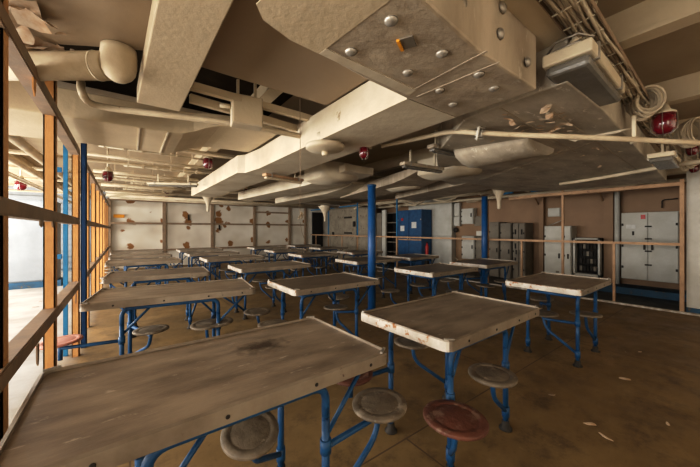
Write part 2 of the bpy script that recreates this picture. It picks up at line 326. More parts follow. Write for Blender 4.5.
# ------------------------------------------------------------ mess tables
def seat_mesh(c, r, tilt, root, mname, edge=None):
    R = Matrix.Rotation(tilt[0], 3, 'X') @ Matrix.Rotation(tilt[1], 3, 'Y')
    prof = [(r * .5, -.010), (r * .96, -.009), (r, -.004), (r, .006), (r * .98, .011), (r * .74, .012), (r * .70, .0085), (r * .66, .0105), (.004, .0105)]
    return MB().lathe(prof, Vector(c), 28, R).build('seat', mname, root)
def make_table(cx, cy, rot, label, legx=(.08, .72), seats=None, topm='top', L=1.24, W=.75, near=False, endmat='endstrip', rimmat='rim', group=None):
    """origin of local frame: table centre; legx measured from the left end"""
    t = thing('mess_table', label, 'table', (cx, cy, 0), group, rot)
    hx, hy = L / 2, W / 2; rc = .05; tz = .757
    def outline(ex, n=5):
        P = []
        for sx, sy, a0 in ((1, 1, 0), (-1, 1, PI / 2), (-1, -1, PI), (1, -1, 3 * PI / 2)):
            for k in range(n + 1):
                a = a0 + PI / 2 * k / n
                P.append((sx * (hx - rc) + (rc + ex) * math.cos(a), sy * (hy - rc) + (rc + ex) * math.sin(a)))
        return P
    MB().prism(outline(-.012), .725, tz).build('tabletop', topm, t)
    # raised aluminium edging, with a lip standing above the top; the left end strip is pale and chipped
    o1 = outline(0); o2 = outline(-.013); n = len(o1)
    def band(idx):
        b = MB(); secs = []
        for i in idx:
            (x1, y1), (x2, y2) = o1[i % n], o2[i % n]
            secs.append([(x1, y1, .712), (x1, y1, .766), (x2, y2, .771), (x2, y2, .712)])
        return b.loft(secs)
    # index layout: corner k occupies 6 verts: 0-5 (+,+), 6-11 (-,+), 12-17 (-,-), 18-23 (+,-)
    band(range(8, 16)).build('end_strip', endmat, t)
    band(range(20, 28)).build('end_strip', rimmat if not near else 'rim', t)
    band(range(3, 9)).build('side_strip', rimmat, t)
    band(range(15, 21)).build('side_strip', rimmat, t)
    if near:
        for fx in (.16, .42, .68, .9):
            MB().lathe([(.006, 0), (.008, .002), (.005, .004)], (-hx + fx * L, -hy - .001, .738), 10, Matrix.Rotation(PI / 2, 3, 'X')).build('bolt', 'black', t)
        for sx in (-1, 1):
            for sy in (-1, 1):
                b = MB(); b.bar((sx * (hx - .06), sy * (hy - .006), .774), (sx * (hx - .012), sy * (hy - .035), .777), .012, .008); b.build('corner_clip', 'metal', t)
    nn = 12 if near else 8
    xl, xr = -hx + legx[0], -hx + legx[1]
    if isinstance(legx[0], tuple): pass
    yf, yb = -hy + .05, hy - .24 if W > .6 else hy - .1
    yb = -hy + .51
    legs = [(xl, yf), (xr, yf), (xl, yb), (xr, yb)]
    pr = .0175
    for (x, y) in legs:
        lg = MB().tube([(x, y, .03), (x, y, .56)], pr, nn).build('leg', 'blue', t)
        MB().lathe([(.042, 0), (.042, .010), (.027, .018), (.024, .055), (.019, .06)], (x, y, 0), nn + 2).build('foot', 'black', lg)
        MB().lathe([(.0245, 0), (.0245, .06)], (x, y, .40), nn).build('collar', 'blue', lg)
        MB().lathe([(.0245, 0), (.0245, .07)], (x, y, .085), nn).build('collar', 'blue', lg)
    for y in (yf, yb):
        MB().tube(arc([(xl, y, .55), (xl, y, .692), (xr, y, .692), (xr, y, .55)], .12, 7), pr, nn).build('frame_arch', 'blue', t)
    for x in (xl + .03, xr - .03):
        MB().tube([(x, yf, .68), (x, yb, .68)], pr * .85, nn).build('frame_bar', 'blue', t)
    xm = (xl + xr) / 2
    MB().tube([(xl, yf + .01, .47), (xl + .22, yf + .06, .70)], pr * .6, nn).build('brace', 'blue', t)
    MB().tube([(xr, yb, .45), (xr - .22, yb - .03, .70)], pr * .6, nn).build('brace', 'blue', t)
    MB().tube([(xr, yf, .47), (min(xr + .26, hx - .05), yf + .05, .70)], pr * .6, nn).build('brace', 'blue', t)
    if seats is None:
        seats = [(0, -.22, -.10, 'brace', 'seat'), (1, -.20, -.06, 'both', 'seat'), (2, -.26, .12, 'brace', 'seat'), (3, -.18, .20, 'both', 'seat')]
    Rz = Matrix.Rotation(-rot, 3, 'Z')
    for i, dx, dy, kind, sm, *ex in seats:
        x, y = legs[i]; d = Vector((dx, dy, 0)); p = Vector((x, y, 0)); q = p + d
        if kind in ('brace', 'both'):
            MB().tube(arc([p + Vector((0, 0, .12)), p + d * .92 + Vector((0, 0, .30)), q + Vector((0, 0, .435))], .10, 6), pr * .82, nn).build('seat_arm', 'blue', t)
        if kind in ('bar', 'both'):
            MB().tube(arc([p + Vector((0, 0, .425)), q + Vector((0, 0, .395)), q + Vector((0, 0, .435))], .02, 3), pr * .82, nn).build('seat_arm', 'blue', t)
            if kind == 'bar': MB().tube([q + Vector((0, 0, .30)), q + Vector((0, 0, .435))], pr * .9, nn).build('seat_stem', 'blue', t)
        s_ = seat_mesh((q.x, q.y, .450), ex[1] if ex else .142, (ex[0] if ex else random.uniform(-.05, .05), random.uniform(-.05, .05)), t, sm)
        if near: MB().lathe([(.05, 0), (.05, .008)], (q.x, q.y, .430), 14).build('seat_plate', 'blue', s_)
    return t
def T(x0, y0, rot_deg, label, **k):
    """x0,y0 = near left corner"""
    r = math.radians(rot_deg); L = k.get('L', 1.24); W = k.get('W', .75)
    cx = x0 + math.cos(r) * L / 2 - math.sin(r) * W / 2; cy = y0 + math.sin(r) * L / 2 + math.cos(r) * W / 2
    return make_table(cx, cy, r, label, **k)
def rel(legs_world, seat_world): return seat_world[0] - legs_world[0], seat_world[1] - legs_world[1]
T(-.29, 1.035, .8, 'large scuffed brown tabletop nearest the camera, its left end against the fence', L=1.315, W=.745, legx=(.33, .97), near=True, endmat='rim', topm='top_scorch',
  seats=[(0, -.2, -.3, 'brace', 'seat'), (1, .37, .06, 'both', 'seat'), (2, -.25, .35, 'brace', 'seat'), (3, -.24, -.21, 'brace', 'seat', .30, .125)])
T(-.33, 3.16, -7, 'bare grey-brown table with a pink seat at its fence end', L=1.37, W=.75, legx=(.27, 1.02), near=True,
  seats=[(0, -.42, .13, 'bar', 'pinkseat'), (1, .0, .05, 'brace', 'seat'), (2, .20, -.35, 'both', 'seat'), (3, -.10, -.42, 'both', 'seat')])
T(-.28, 4.66, -4, 'mess table third from the camera in the row beside the orange fence', L=1.2, topm='top2', legx=(.3, .95), seats=[(0, -.05, .25, 'brace', 'seat'), (1, .1, .2, 'brace', 'seat'), (2, -.2, .1, 'both', 'seat'), (3, .1, .2, 'both', 'seat')])
T(-.36, 6.72, 0, 'mess table fourth from the camera in the row beside the orange fence', L=1.2, legx=(.3, .95))
T(-.38, 8.30, 0, 'mess table fifth from the camera in the row beside the orange fence', L=1.2, legx=(.3, .95))
T(-.42, 9.95, 0, 'farthest mess table in the row beside the orange fence', L=1.2, legx=(.3, .95))
T(1.34, .95, 1, 'brown table with white chipped end strip and rust-red seat in front', L=1.2, topm='top', legx=(.09, .73), near=True,
  seats=[(0, -.17, -.14, 'brace', 'redseat', .02, .150), (1, -.24, -.03, 'brace', 'seat'), (2, -.29, .07, 'bar', 'redseat'), (3, -.22, .18, 'brace', 'seat')])
T(1.29, 2.66, 0, 'bare table with white end strip just left of the thick blue column', L=1.14, topm='top2', legx=(.1, .8), near=True,
  seats=[(0, -.28, .05, 'bar', 'seat'), (1, -.14, .22, 'both', 'seat'), (2, -.25, .12, 'brace', 'seat'), (3, .2, .2, 'both', 'seat')])
T(1.33, 4.58, 0, 'third table of the second row, behind the pair nearest the column', L=1.22, topm='top', legx=(.09, .73))
T(1.22, 6.50, 0, 'fourth table from the camera in the second row', L=1.22)
T(1.14, 8.14, 0, 'fifth table from the camera in the second row', L=1.22)
T(1.14, 9.85, 0, 'last table of the second row, closest to the rust-spotted wall', L=1.22)
T(3.54, 1.00, 1, 'table at right with rust-eaten white end strip, alone before the railing', L=1.14, topm='top', legx=(.06, .66), near=True,
  seats=[(0, .03, .32, 'both', 'seat'), (1, -.23, .03, 'brace', 'seat'), (2, .27, .1, 'brace', 'seat'), (3, .2, .16, 'bar', 'seat')])
T(3.30, 2.60, 0, 'dark-topped table in the third row, first one beyond the blue column', L=1.18, topm='top2', legx=(.09, .73), near=True)
T(3.38, 4.38, 0, 'table right behind the thick blue column in the third row', L=1.2, topm='top2')
T(3.22, 6.30, 0, 'fourth table from the camera in the third row', L=1.12)
T(3.24, 8.02, 0, 'fifth table from the camera in the third row', L=1.1)
T(3.28, 9.80, 0, 'farthest table of the third row', L=1.15)
T(4.80, 2.66, 0, 'table in the right-hand row standing beside the slim blue pole', L=1.15, topm='top2')
T(4.76, 4.32, 0, 'table of the right-hand row in front of the blue locker', L=1.0, topm='top2')
T(4.66, 6.22, 0, 'third table of the right-hand row by the railing', L=1.1, topm='top2')
T(4.95, 8.36, 0, 'fourth table of the right-hand row by the railing', L=1.15, topm='top2')
T(4.95, 10.2, 0, 'farthest table of the right-hand row in the back corner', L=1.15, topm='top2')

# thick blue column
cz = 2.2
colr = thing('blue_column', 'thick round blue steel column among the tables', 'column', (3.27, 3.82, 0))
MB().lathe([(.066, .03), (.066, 2.11)], n=24).build('shaft', 'colblue', colr)
MB().lathe([(.10, 0), (.10, .03)], n=24).build('base_flange', 'blue', colr)
MB().lathe([(.075, 2.09), (.075, 2.12)], n=24).build('top_flange', 'blue', colr)

# ------------------------------------------------------------ left fence
def fx(y): return -.405 - .015 * y
fr = Vector((-.45, 3, 0))
fence = thing('partition_frame', 'orange steel stud partition frame along the left of the tables', 'partition', fr)
for i, y in enumerate((1.79, 2.93, 4.36, 5.55, 6.75, 7.9, 9.0, 10.1, 11.3, 12.4)):
    x = fx(y); b = MB()
    z1 = (2.34, 2.42)[i] if i < 2 else 2.235
    # open channel: web and two flanges
    b.box((x - .03, y - .04, 0), (x + .03, y - .032, z1)); b.box((x + .022, y - .04, 0), (x + .03, y + .03, z1)); b.box((x - .03, y - .04, 0), (x - .022, y + .03, z1))
    b.box((x - .03, y + .022, 0), (x - .01, y + .03, z1))
    for v in b.bm.verts: v.co -= fr
    b.build('stud', 'orange', fence)
for nm, z in (('mid_rail', 1.455), ('low_rail', .78), ('top_rail', 2.19)):
    for (ya, yb) in ((1.2, 4.25), (4.72, 13.1)):
        b = MB(); xa, xb = fx(ya) + .036, fx(yb) + .036
        b.bar((xa, ya, z), (xb, yb, z), .008, .062)
        if z != 1.47:
            b.bar((xa - .035, ya, z + (.034 if z < 1 else -.034)), (xb - .035, yb, z + (.034 if z < 1 else -.034)), .07, .008)
        for v in b.bm.verts: v.co -= fr
        b.build(nm, 'rail', fence)
for (y, z, w, h) in ((2.33, .66, .05, .09), (2.25, 2.13, .07, .13), (2.42, 1.40, .09, .05), (2.78, 1.40, .08, .05), (4.0, .67, .04, .08)):
    x = fx(y); b = MB()
    a = [(x + .03, y - w / 2, z + h / 2 + .03), (x + .03, y + w / 2, z + h / 2 + .03), (x + .03, y + w * .35, z - h * .2), (x + .03, y + w * .1, z - h / 2), (x + .03, y - w * .4, z - h * .25)]
    b.loft([a, [(p[0] + .006, p[1], p[2]) for p in a]])
    for v in b.bm.verts: v.co -= fr
    b.build('torn_tab', 'orange' if z > 2 else 'rail', fence)
p = MB(); p.box((-.03, -.03, 0), (.02, -.022, 2.42)); p.box((.012, -.03, 0), (.02, .03, 2.42)); p.box((-.03, -.03, 0), (-.022, .03, 2.42))
o = p.build('steel_post', 'dblue', None); o.location = (-.43, 4.62, 0); tag(o, 'dark navy steel post standing in the orange partition', 'post')
lp = thing('pipe_post', 'bright light-blue post just outside the orange partition', 'post', (-.56, 4.42, 0))
MB().box((-.018, -.018, 0), (.018, .018, 2.42)).build('post', 'lblue', lp)
for z in (1.05, 1.98): MB().box((-.12, -.02, z), (-.03, .02, z + .05)).build('bracket', 'lblue', lp)

# ------------------------------------------------------------ left bay beyond the fence
c = thing('double_cabinet', 'bright white double-door locker seen through the left fence', 'cabinet', (-2.15, 10.1, 0))
MB().box((-1.1, 0, .14), (.72, .5, 2.05)).build('body', 'brightwhite', c, bevel=.01)
for i, x in enumerate((-1.08, -.18)):
    d = MB().box((x, -.025, .17), (x + .86, -.002, 2.02)).build('door', 'brightwhite', c, bevel=.005)
    MB().box((x + (.80 if i == 0 else .03), -.045, 1.0), (x + (.83 if i == 0 else .06), -.026, 1.2)).build('handle', 'metal', d)
    for z in (.5, 1.5): MB().box((x + (.0 if i == 0 else .82), -.04, z), (x + (.04 if i == 0 else .86), -.026, z + .12)).build('hinge', 'metal', d)
MB().box((-1.15, -.08, 0), (.8, .55, .14)).build('plinth', 'bluefloor', c)
for k, (yo, zo, r) in enumerate(((0, 0, .055), (.25, -.12, .045), (.6, .05, .035))):
    a = aty(12, 118 + k * 22, 2.9 + yo); 
    o = MB().tube([(-1.05 - k * .22, 1.0, 2.38 - k * .09), (-1.0 - k * .22, 13.0, 2.38 - k * .09)], r, 14).build('overhead_pipe', 'pipe')
    tag(o, ['thickest cream pipe running back under the left bay ceiling', 'middle cream pipe of three running back in the left bay', 'outermost thin cream pipe in the left bay'][k], 'pipe', 'left bay pipes')

# ------------------------------------------------------------ right railing (X = 7.3)
RX = 7.3; rr = Vector((RX, 4, 0))
rl = thing('railing', 'tan steel railing along the right side before the brown wall', 'railing', rr)
def ry(px): return atx(px, 230, RX).y
def radd(nm, mt, a, b):
    q = MB().box((a[0] - RX, a[1] - 4, a[2]), (b[0] - RX, b[1] - 4, b[2])); return q.build(nm, mt, rl)
for px, z0, z1, w, mt in ((328.5, 1.12, 2.3, .035, 'lblue'), (357.5, 1.12, 2.45, .04, 'lblue'), (397, 1.12, 2.45, .04, 'lblue'),
                          (306.5, 0, 2.3, .05, 'tanwood'), (328.5, 0, 1.12, .04, 'tanwood'), (357.5, 0, 1.12, .04, 'tanwood'), (397, 0, 1.12, .05, 'tanwood'),
                          (316, 0, 1.1, .03, 'tanwood'), (342, 0, 1.1, .03, 'tanwood'), (376, 0, 1.1, .04, 'tanwood'),
                          (487.5, 0, 2.12, .045, 'tanwood'), (521.7, 0, 1.12, .035, 'tanwood'), (562.8, 0, 2.2, .04, 'tanwood'), (614, 0, 1.12, .035, 'tanwood'), (682, 0, 2.2, .05, 'tanwood')):
    y = ry(px); radd('post', mt, (RX - w / 2, y - w / 2, z0), (RX + w / 2, y + w / 2, z1))
radd('mid_rail', 'tanwood', (RX - .035, ry(683), 1.10), (RX - .02, ry(306), 1.145))
radd('top_rail', 'tanwood', (RX - .04, ry(683), 2.09), (RX + .02, ry(521), 2.15))
radd('top_rail', 'lblue', (RX - .03, ry(357.5), 2.32), (RX + .01, ry(306), 2.37))
k = MB().box((-.03, -3.6, 0), (.03, 9.2, .03)); o = k.build('floor_kerb', 'kerb'); o.location = (RX - .06, 4.2, 0); tag(o, 'low pale kerb strip along the floor under the railing', 'kerb')
o = MB().box((-.03, -1.1, 0), (.03, 1.1, .07)).build('ceiling_batten', 'tanwood'); o.location = (7.75, 2.6, 2.12); tag(o, 'tan batten hanging behind the railing top bar', 'batten')
ps = thing('round_pole', 'slim round blue pole at the corner of the tan railing', 'pole', (7.15, 4.02, 0))
MB().lathe([(.07, 0), (.07, 2.2)], n=20).build('shaft', 'colblue', ps)
MB().lathe([(.10, 0), (.10, .03)], n=20).build('base_flange', 'blue', ps)

# ------------------------------------------------------------ right wall furniture (facing -X)
def face(px0, px1, py0, py1, X):
    a = atx(px0, (py0 + py1) / 2, X).y; b = atx(px1, (py0 + py1) / 2, X).y
    xm = (px0 + px1) / 2
    return min(a, b), max(a, b), atx(xm, py1, X).z, atx(xm, py0, X).z
def cabinet(name, label, cat, px0, px1, py0, py1, X, dep, mt, doors=1, handles=True, floor=False, zlow=None, hm='black'):
    y0, y1, z0, z1 = face(px0, px1, py0, py1, X)
    if zlow is not None: z0 = zlow
    t = thing(name, label, cat, (X + dep / 2, (y0 + y1) / 2, z0))
    w = (y1 - y0) / 2; h = z1 - z0
    MB().box((-dep / 2 + .02, -w, 0), (dep / 2, w, h)).build('body', mt, t, bevel=.008)
    for i in range(doors):
        a = -w + 2 * w * i / doors + .012; b = -w + 2 * w * (i + 1) / doors - .012
        d = MB().box((-dep / 2 - .005, a, .015), (-dep / 2 + .018, b, h - .015)).build('door', mt, t, bevel=.004)
        if handles:
            ys = b - .06 if i % 2 == 0 else a + .03
            if doors == 1: ys = a + .03
            MB().box((-dep / 2 - .03, ys, h * .45), (-dep / 2 - .006, ys + .03, h * .45 + min(.12, h * .3))).build('handle', hm, d)
            ye = a + .0 if i % 2 == 0 else b - .03
            if doors == 1: ye = b - .03
            for zz in (.18, .5, .82):
                MB().box((-dep / 2 - .02, ye, h * zz - .025), (-dep / 2 - .006, ye + .03, h * zz + .025)).build('hinge', hm, d)
    return t, w, h, dep
# blue locker
t, w, h, dp = cabinet('blue_locker', 'dark blue two-door steel locker with red disc and notices', 'locker', 397.5, 421.5, 210, 257, 8.2, .55, 'blue', doors=2, zlow=.12, hm='metal')
MB().lathe([(.055, 0), (.055, .01)], (-dp / 2 - .012, w * .55, h * .83), 20, Matrix.Rotation(-PI / 2, 3, 'Y')).build('red_disc', 'redpaint', t)
for y, z, s in ((w * .55, h * .66, .10), (-w * .42, h * .72, .11)):
    MB().box((-dp / 2 - .012, y - s, z - s), (-dp / 2 - .006, y + s, z + s)).build('notice', 'paper', t)
for z in (h * .44, h * .12): MB().box((-dp / 2 - .02, -w, z), (-dp / 2 - .006, w, z + .045)).build('strap', 'tanwood', t)
MB().box((-dp / 2, -w - .02, -.12), (dp / 2, w + .02, 0)).build('plinth', 'black', t)
yy = atx(427, 250, 8.15).y
fe = thing('fire_extinguisher', 'slim red extinguisher standing beside the blue locker', 'extinguisher', (8.15, yy, .0))
MB().lathe([(.05, .42), (.055, .44), (.055, .80), (.03, .86), (.018, .88), (.018, .92)], n=16).build('cylinder', 'redpaint', fe)
MB().box((-.05, -.015, .92), (.04, .015, .96)).build('lever', 'black', fe)
MB().box((-.06, -.06, 0), (.06, .06, .42)).build('stand', 'black', fe)
# white bulkhead with column edge
y0, y1, z0, z1 = face(430, 448, 200, 262, 8.6)
o = MB().box((8.80, y0, 0), (9.04, y1 + 1.2, 2.5)).build('partition_panel', 'cabwhite'); tag(o, 'plain pale grey bulkhead block right of the blue locker', 'panel')
for q, (px0, px1, py0, py1, X, dep, lab, mt) in enumerate((
    (461, 473, 208.5, 224, 8.8, .22, 'white wall box left of the blue pole, upper of a pair', 'cabwhite'),
    (461.5, 474, 236, 259, 8.75, .28, 'white wall box left of the blue pole, below its twin', 'cabwhite'),
    (474, 483, 216, 226, 8.9, .12, 'small dingy box at the left side of the blue pole', 'cabgrey'),
    (475, 484, 237, 260, 8.85, .18, 'grey cabinet tucked behind the blue pole', 'cabgrey'),
    (454, 459.5, 203, 216, 8.9, .12, 'narrow white switch box at the upper left of the wall boxes', 'cabwhite'),
    (453.5, 459.5, 216.5, 226, 8.9, .12, 'narrow white switch box above the black knob', 'cabwhite'),
    (476, 483, 231, 236, 8.95, .08, 'little white terminal box beside the blue pole', 'white'))):
    cabinet('wall_box', lab, 'box', px0, px1, py0, py1, X, dep, mt, doors=1, handles=q in (0, 1, 3))
o = MB().lathe([(.02, -.04), (.075, -.03), (.085, 0), (.06, .04), (.02, .05)], atx(455.5, 230, 8.95), 16, Matrix.Rotation(PI / 2, 3, 'Y')).build('valve', 'black')
tag(o, 'round black valve knob on the brown wall', 'knob')
o = MB().tube(arc([atx(451, 215, 9.0), atx(451, 245, 9.0), atx(453, 256, 9.0), atx(458, 260, 9.0)], .2), .018, 8).build('wall_conduit', 'pipe')
tag(o, 'thin cream conduit running down the brown wall strip', 'conduit')
# grey lockers
cabinet('grey_locker', 'left dark grey switchgear locker behind the railing', 'locker', 489, 499, 222, 272, 8.55, .45, 'cabgrey', zlow=.0)
cabinet('grey_locker', 'tall dark grey locker with a pale edge right of the blue pole', 'locker', 500, 511, 223, 272, 8.5, .5, 'cabgrey', zlow=.0)
t, w, h, dp = cabinet('grey_locker', 'dark grey locker with vertical slots before the brown wall', 'locker', 512.5, 525, 223, 272, 8.5, .5, 'cabgrey', doors=2, zlow=.0)
for zz in (.3, .55, .8):
    for yy in (-w * .5, w * .5): MB().box((-dp / 2 - .012, yy - .02, h * zz), (-dp / 2 - .006, yy + .02, h * zz + .14)).build('slot', 'darkhole', t)
# white cabinet mid
t, w, h, dp = cabinet('white_cabinet', 'off-white single-door wall cabinet behind the full-height tan post', 'cabinet', 544, 562, 226, 272, 8.58, .45, 'cabwhite', zlow=0)
for yy, zz in ((w * .6, .15), (w * .2, .12), (-w * .5, .2)): MB().box((-dp / 2 - .012, yy - .04, h * zz), (-dp / 2 - .006, yy + .03, h * zz + .05)).build('rust_patch', 'cabgrey', t)
cabinet('white_cabinet', 'narrow off-white cabinet joined at the right of the single-door one', 'cabinet', 563, 571, 226, 274, 8.63, .4, 'cabwhite', zlow=0)
# open switchboard
y0, y1, z0, z1 = face(573, 600, 238, 276, 8.7)
t = thing('switchboard', 'open dark switchboard with exposed breakers in a white frame', 'switchboard', (8.85, (y0 + y1) / 2, z0)); w = (y1 - y0) / 2; h = z1 - z0
MB().box((.0, -w, 0), (.18, w, h)).build('back_panel', 'darkhole', t)
for a, b in (((-.15, -w, 0), (.0, -w + .04, h)), ((-.15, w - .04, 0), (.0, w, h)), ((-.15, -w, h - .04), (.0, w, h)), ((-.15, -w, 0), (0, w, .05))):
    MB().box(a, b).build('frame', 'cabwhite', t)
for i in range(4):
    for j in range(5):
        MB().box((-.06, -w + .09 + j * (2 * w - .18) / 5, .12 + i * (h - .2) / 4), (-.001, -w + .09 + (j + .75) * (2 * w - .18) / 5, .12 + (i + .6) * (h - .2) / 4)).build('breaker', ['cabgrey', 'black', 'darkhole', 'black'][(i * 3 + j) % 4], t)
MB().box((-.2, -w, -.12), (.1, w, -.001)).build('cable_gland_box', 'cabgrey', t)
# big white double cabinet
t, w, h, dp = cabinet('white_cabinet', 'large white double-door cabinet with a red tag, on a blue plinth', 'cabinet', 621, 679, 212, 281, 8.55, .48, 'cabwhite', doors=2)
for i, zz in enumerate((.22, .42, .6, .78)): MB().box((-dp / 2 - .03, -.05, h * zz), (-dp / 2 - .006, .05, h * zz + .03)).build('latch', 'black', t)
MB().box((-dp / 2 - .012, w * .1, h * .9), (-dp / 2 - .006, w * .1 + .07, h * .9 + .09)).build('red_tag', 'redpaint', t)
MB().box((-dp / 2 - .012, w * .45, h * .76), (-dp / 2 - .006, w * .8, h * .82)).build('paper_strip', 'paper', t)
MB().box((-dp / 2 - .012, w * .5, h * .66), (-dp / 2 - .006, w * .58, h * .72)).build('vent', 'black', t)
o = MB().box((8.45, .7, 0), (9.04, 2.1, .14)).build('plinth', 'bluefloor'); tag(o, 'chipped blue plinth under the large white double cabinet', 'plinth')
# pilasters, pipe, gussets, boxes on brown wall
for px, w, lab in ((609, .17, 'brown steel pilaster left of the grey wall pipe'), (542, .10, 'slim brown pilaster left of the white cabinet')):
    y = atx(px, 230, 8.95).y; o = MB().box((8.9, y - w / 2, 0), (9.04, y + w / 2, 2.68)).build('pilaster', 'brownwall'); tag(o, lab, 'pilaster')
    t = thing('gusset_bracket', 'triangular bracket at the top of the %s' % ('wide pilaster' if px == 609 else 'slim pilaster'), 'bracket', (8.9, y + w / 2 + .02, 2.05))
    b = MB(); a = [(-.02, .0, 0), (-.02, .05, 0), (-.5, .05, .35), (-.5, 0, .35)]; b.bar((0, 0, 0), (-.42, 0, .34), .03, .05); b.build('strut', 'brownwall', t)
    MB().box((-.45, -.015, .34), (0, .015, .39)).build('arm', 'brownwall', t)
y = atx(617, 230, 8.9).y
o = MB().tube([(8.92, y, .02), (8.92, y, 2.6)], .05, 14).build('wall_pipe', 'cabwhite'); tag(o, 'upright grey pipe on the brown wall left of the double cabinet', 'pipe')
cabinet('junction_box', 'small white box high on the brown wall above the white cabinet', 'box', 547.5, 560, 208, 216.5, 8.9, .12, 'cabwhite', handles=False)
a = atx(552, 205, 9).y
o = MB().box((8.98, 1.0, 1.18), (9.04, 4.6, 1.26)).build('wall_ledge', 'brownwall'); tag(o, 'brown horizontal ledge along the lower brown wall', 'ledge')
o = MB().tube(arc([atx(662, 208, 9.0), atx(662, 200, 9.0), atx(678, 198.5, 9.0)], .05), .012, 8).build('wall_conduit', 'black'); tag(o, 'thin dark conduit above the large double cabinet', 'conduit')
o = MB().tube([atx(548, 226, 8.8), atx(563, 220, 8.8)], .012, 8).build('loose_rod', 'metal'); tag(o, 'thin rod leaning above the white single-door cabinet', 'rod')
# far right partitions between 306 and 397 px
def slab(nm, lab, cat, px0, px1, py0, py1, X, mt, zl=None, th=.08):
    y0, y1, z0, z1 = face(px0, px1, py0, py1, X)
    if zl is not None: z0 = zl
    y1 = min(y1, 13.15)
    o = MB().box((X, y0, z0), (X + th, y1, z1)).build(nm, mt); return tag(o, lab, cat)
tag(MB().box((7.35, 13.12, 0), (7.95, 13.19, 2.25)).build('dark_doorway', 'darkhole'), 'black open doorway at the far end behind light-blue frame', 'doorway')
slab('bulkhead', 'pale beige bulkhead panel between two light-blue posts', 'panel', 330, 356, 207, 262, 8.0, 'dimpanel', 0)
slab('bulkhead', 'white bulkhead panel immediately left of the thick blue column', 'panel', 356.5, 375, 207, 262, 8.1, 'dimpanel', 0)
slab('narrow_door', 'narrow grey-green door in pale frame right of the thick column', 'door', 376.5, 381.5, 213, 262, 8.2, 'cabgrey', .05)
slab('door_jamb', 'pale jamb between grey-green door and dark shelving', 'jamb', 382, 385.5, 210, 262, 8.15, 'cabwhite', 0)
y0, y1, z0, z1 = face(386, 397, 212, 255, 8.3)
t = thing('shelf_rack', 'tall black shelf rack left of the blue locker', 'shelf', (8.5, (y0 + y1) / 2, .0)); w = (y1 - y0) / 2
MB().box((.15, -w, 0), (.2, w, z1)).build('back_panel', 'darkhole', t)
for s in (-1, 1): MB().box((-.2, s * w - .015, 0), (.15, s * w + .015, z1)).build('side_panel', 'black', t)
for i in range(6): MB().box((-.2, -w, .1 + i * (z1 - .15) / 5), (.149, w, .13 + i * (z1 - .15) / 5)).build('shelf', 'cabgrey', t)
for (px, py, r, lab) in ((333, 234, .05, 'rear'), (354, 224, .06, 'front')):
    p = atx(px, py, 7.95); t = thing('wall_fixture', 'dark round-ended wall fitting on the far pale panel, %s one' % lab, 'fitting', p)
    MB().box((-.04, -r, -r * 2), (.04, r, r * 2)).build('body', 'black', t, bevel=.02)
for px, py in ((348, 217.5), (348, 233)):
    p = atx(px, py, 7.99); o = MB().box((p.x - .012, p.y - .3, p.z - .04), (p.x, p.y + .3, p.z + .04)).build('vent_slot', 'black')
    tag(o, 'short black vent slot on the beige bulkhead panel, %s' % ('upper one' if py < 220 else 'lower one'), 'vent')
# ------------------------------------------------------------ overhead: ducts
def P2(px, py, z): v = atz(px, py, z); return (v.x, v.y)
# main duct: cross piece with bolted faces + run going back
ZM = 2.115
A = atz(537, 90, ZM); 
md = thing('main_duct', 'big bolted canvas-wrapped air duct overhead at centre, running back', 'duct', (1.5, 1.2, ZM))
r0 = Vector((1.5, 1.2, ZM))
def duct_box(poly, z0, z1, nm, mt, root, off):
    b = MB().prism([(p[0] - off.x, p[1] - off.y) for p in poly], z0 - off.z, z1 - off.z); return b.build(nm, mt, root, bevel=.012)
Bv = atz(409, 98, ZM); Dv = atz(319, 55, ZM)
poly = [(A.x, A.y), (A.x, 1.19), (1.28, 1.19), (.95, 1.16), (.72, 1.12), (.52, 1.05), (.36, .95), (.36, .60), (1.2, .69)]
duct_box(poly, ZM, 2.455, 'cross_box', 'duct_dull', md, r0)
# cream-painted sheet on the left part of the box
def sheet(pxs, zz, th, nm, mt, root, off):
    b = MB(); b.prism([(atz(px, py, zz).x - off.x, atz(px, py, zz).y - off.y) for px, py in pxs], zz - off.z, zz + th - off.z); return b.build(nm, mt, root)
sheet([(256, 4), (263, 20), (290, 40), (319, 54), (388, 2), (430, -40), (330, -60)], ZM - .002, .002, 'cream_wrap', 'duct_cream', md, r0)
sheet([(319, 54), (409, 96), (416, 90), (326, 49)], ZM - .003, .003, 'edge_tape', 'duct', md, r0)
# run going back (+Y): left side bright
xl, xr = 1.285, 1.76
b = MB(); secs = []
for y, a, c_, z in ((1.19, xl, xr, ZM), (3.6, xl - .01, xr, ZM), (4.0, xl - .06, xr, ZM - .0), (4.1, xl - .13, xr - .05, ZM + .01), (7.6, xl - .15, xr - .15, ZM + .02), (7.9, xl - .12, xr - .15, ZM + .06)):
    secs.append([(a - r0.x, y - r0.y, z - r0.z), (c_ - r0.x, y - r0.y, z - r0.z), (c_ - r0.x, y - r0.y, 2.355 - r0.z), (a - r0.x, y - r0.y, 2.355 - r0.z)])
b.loft(secs).build('straight_run', 'duct', md)
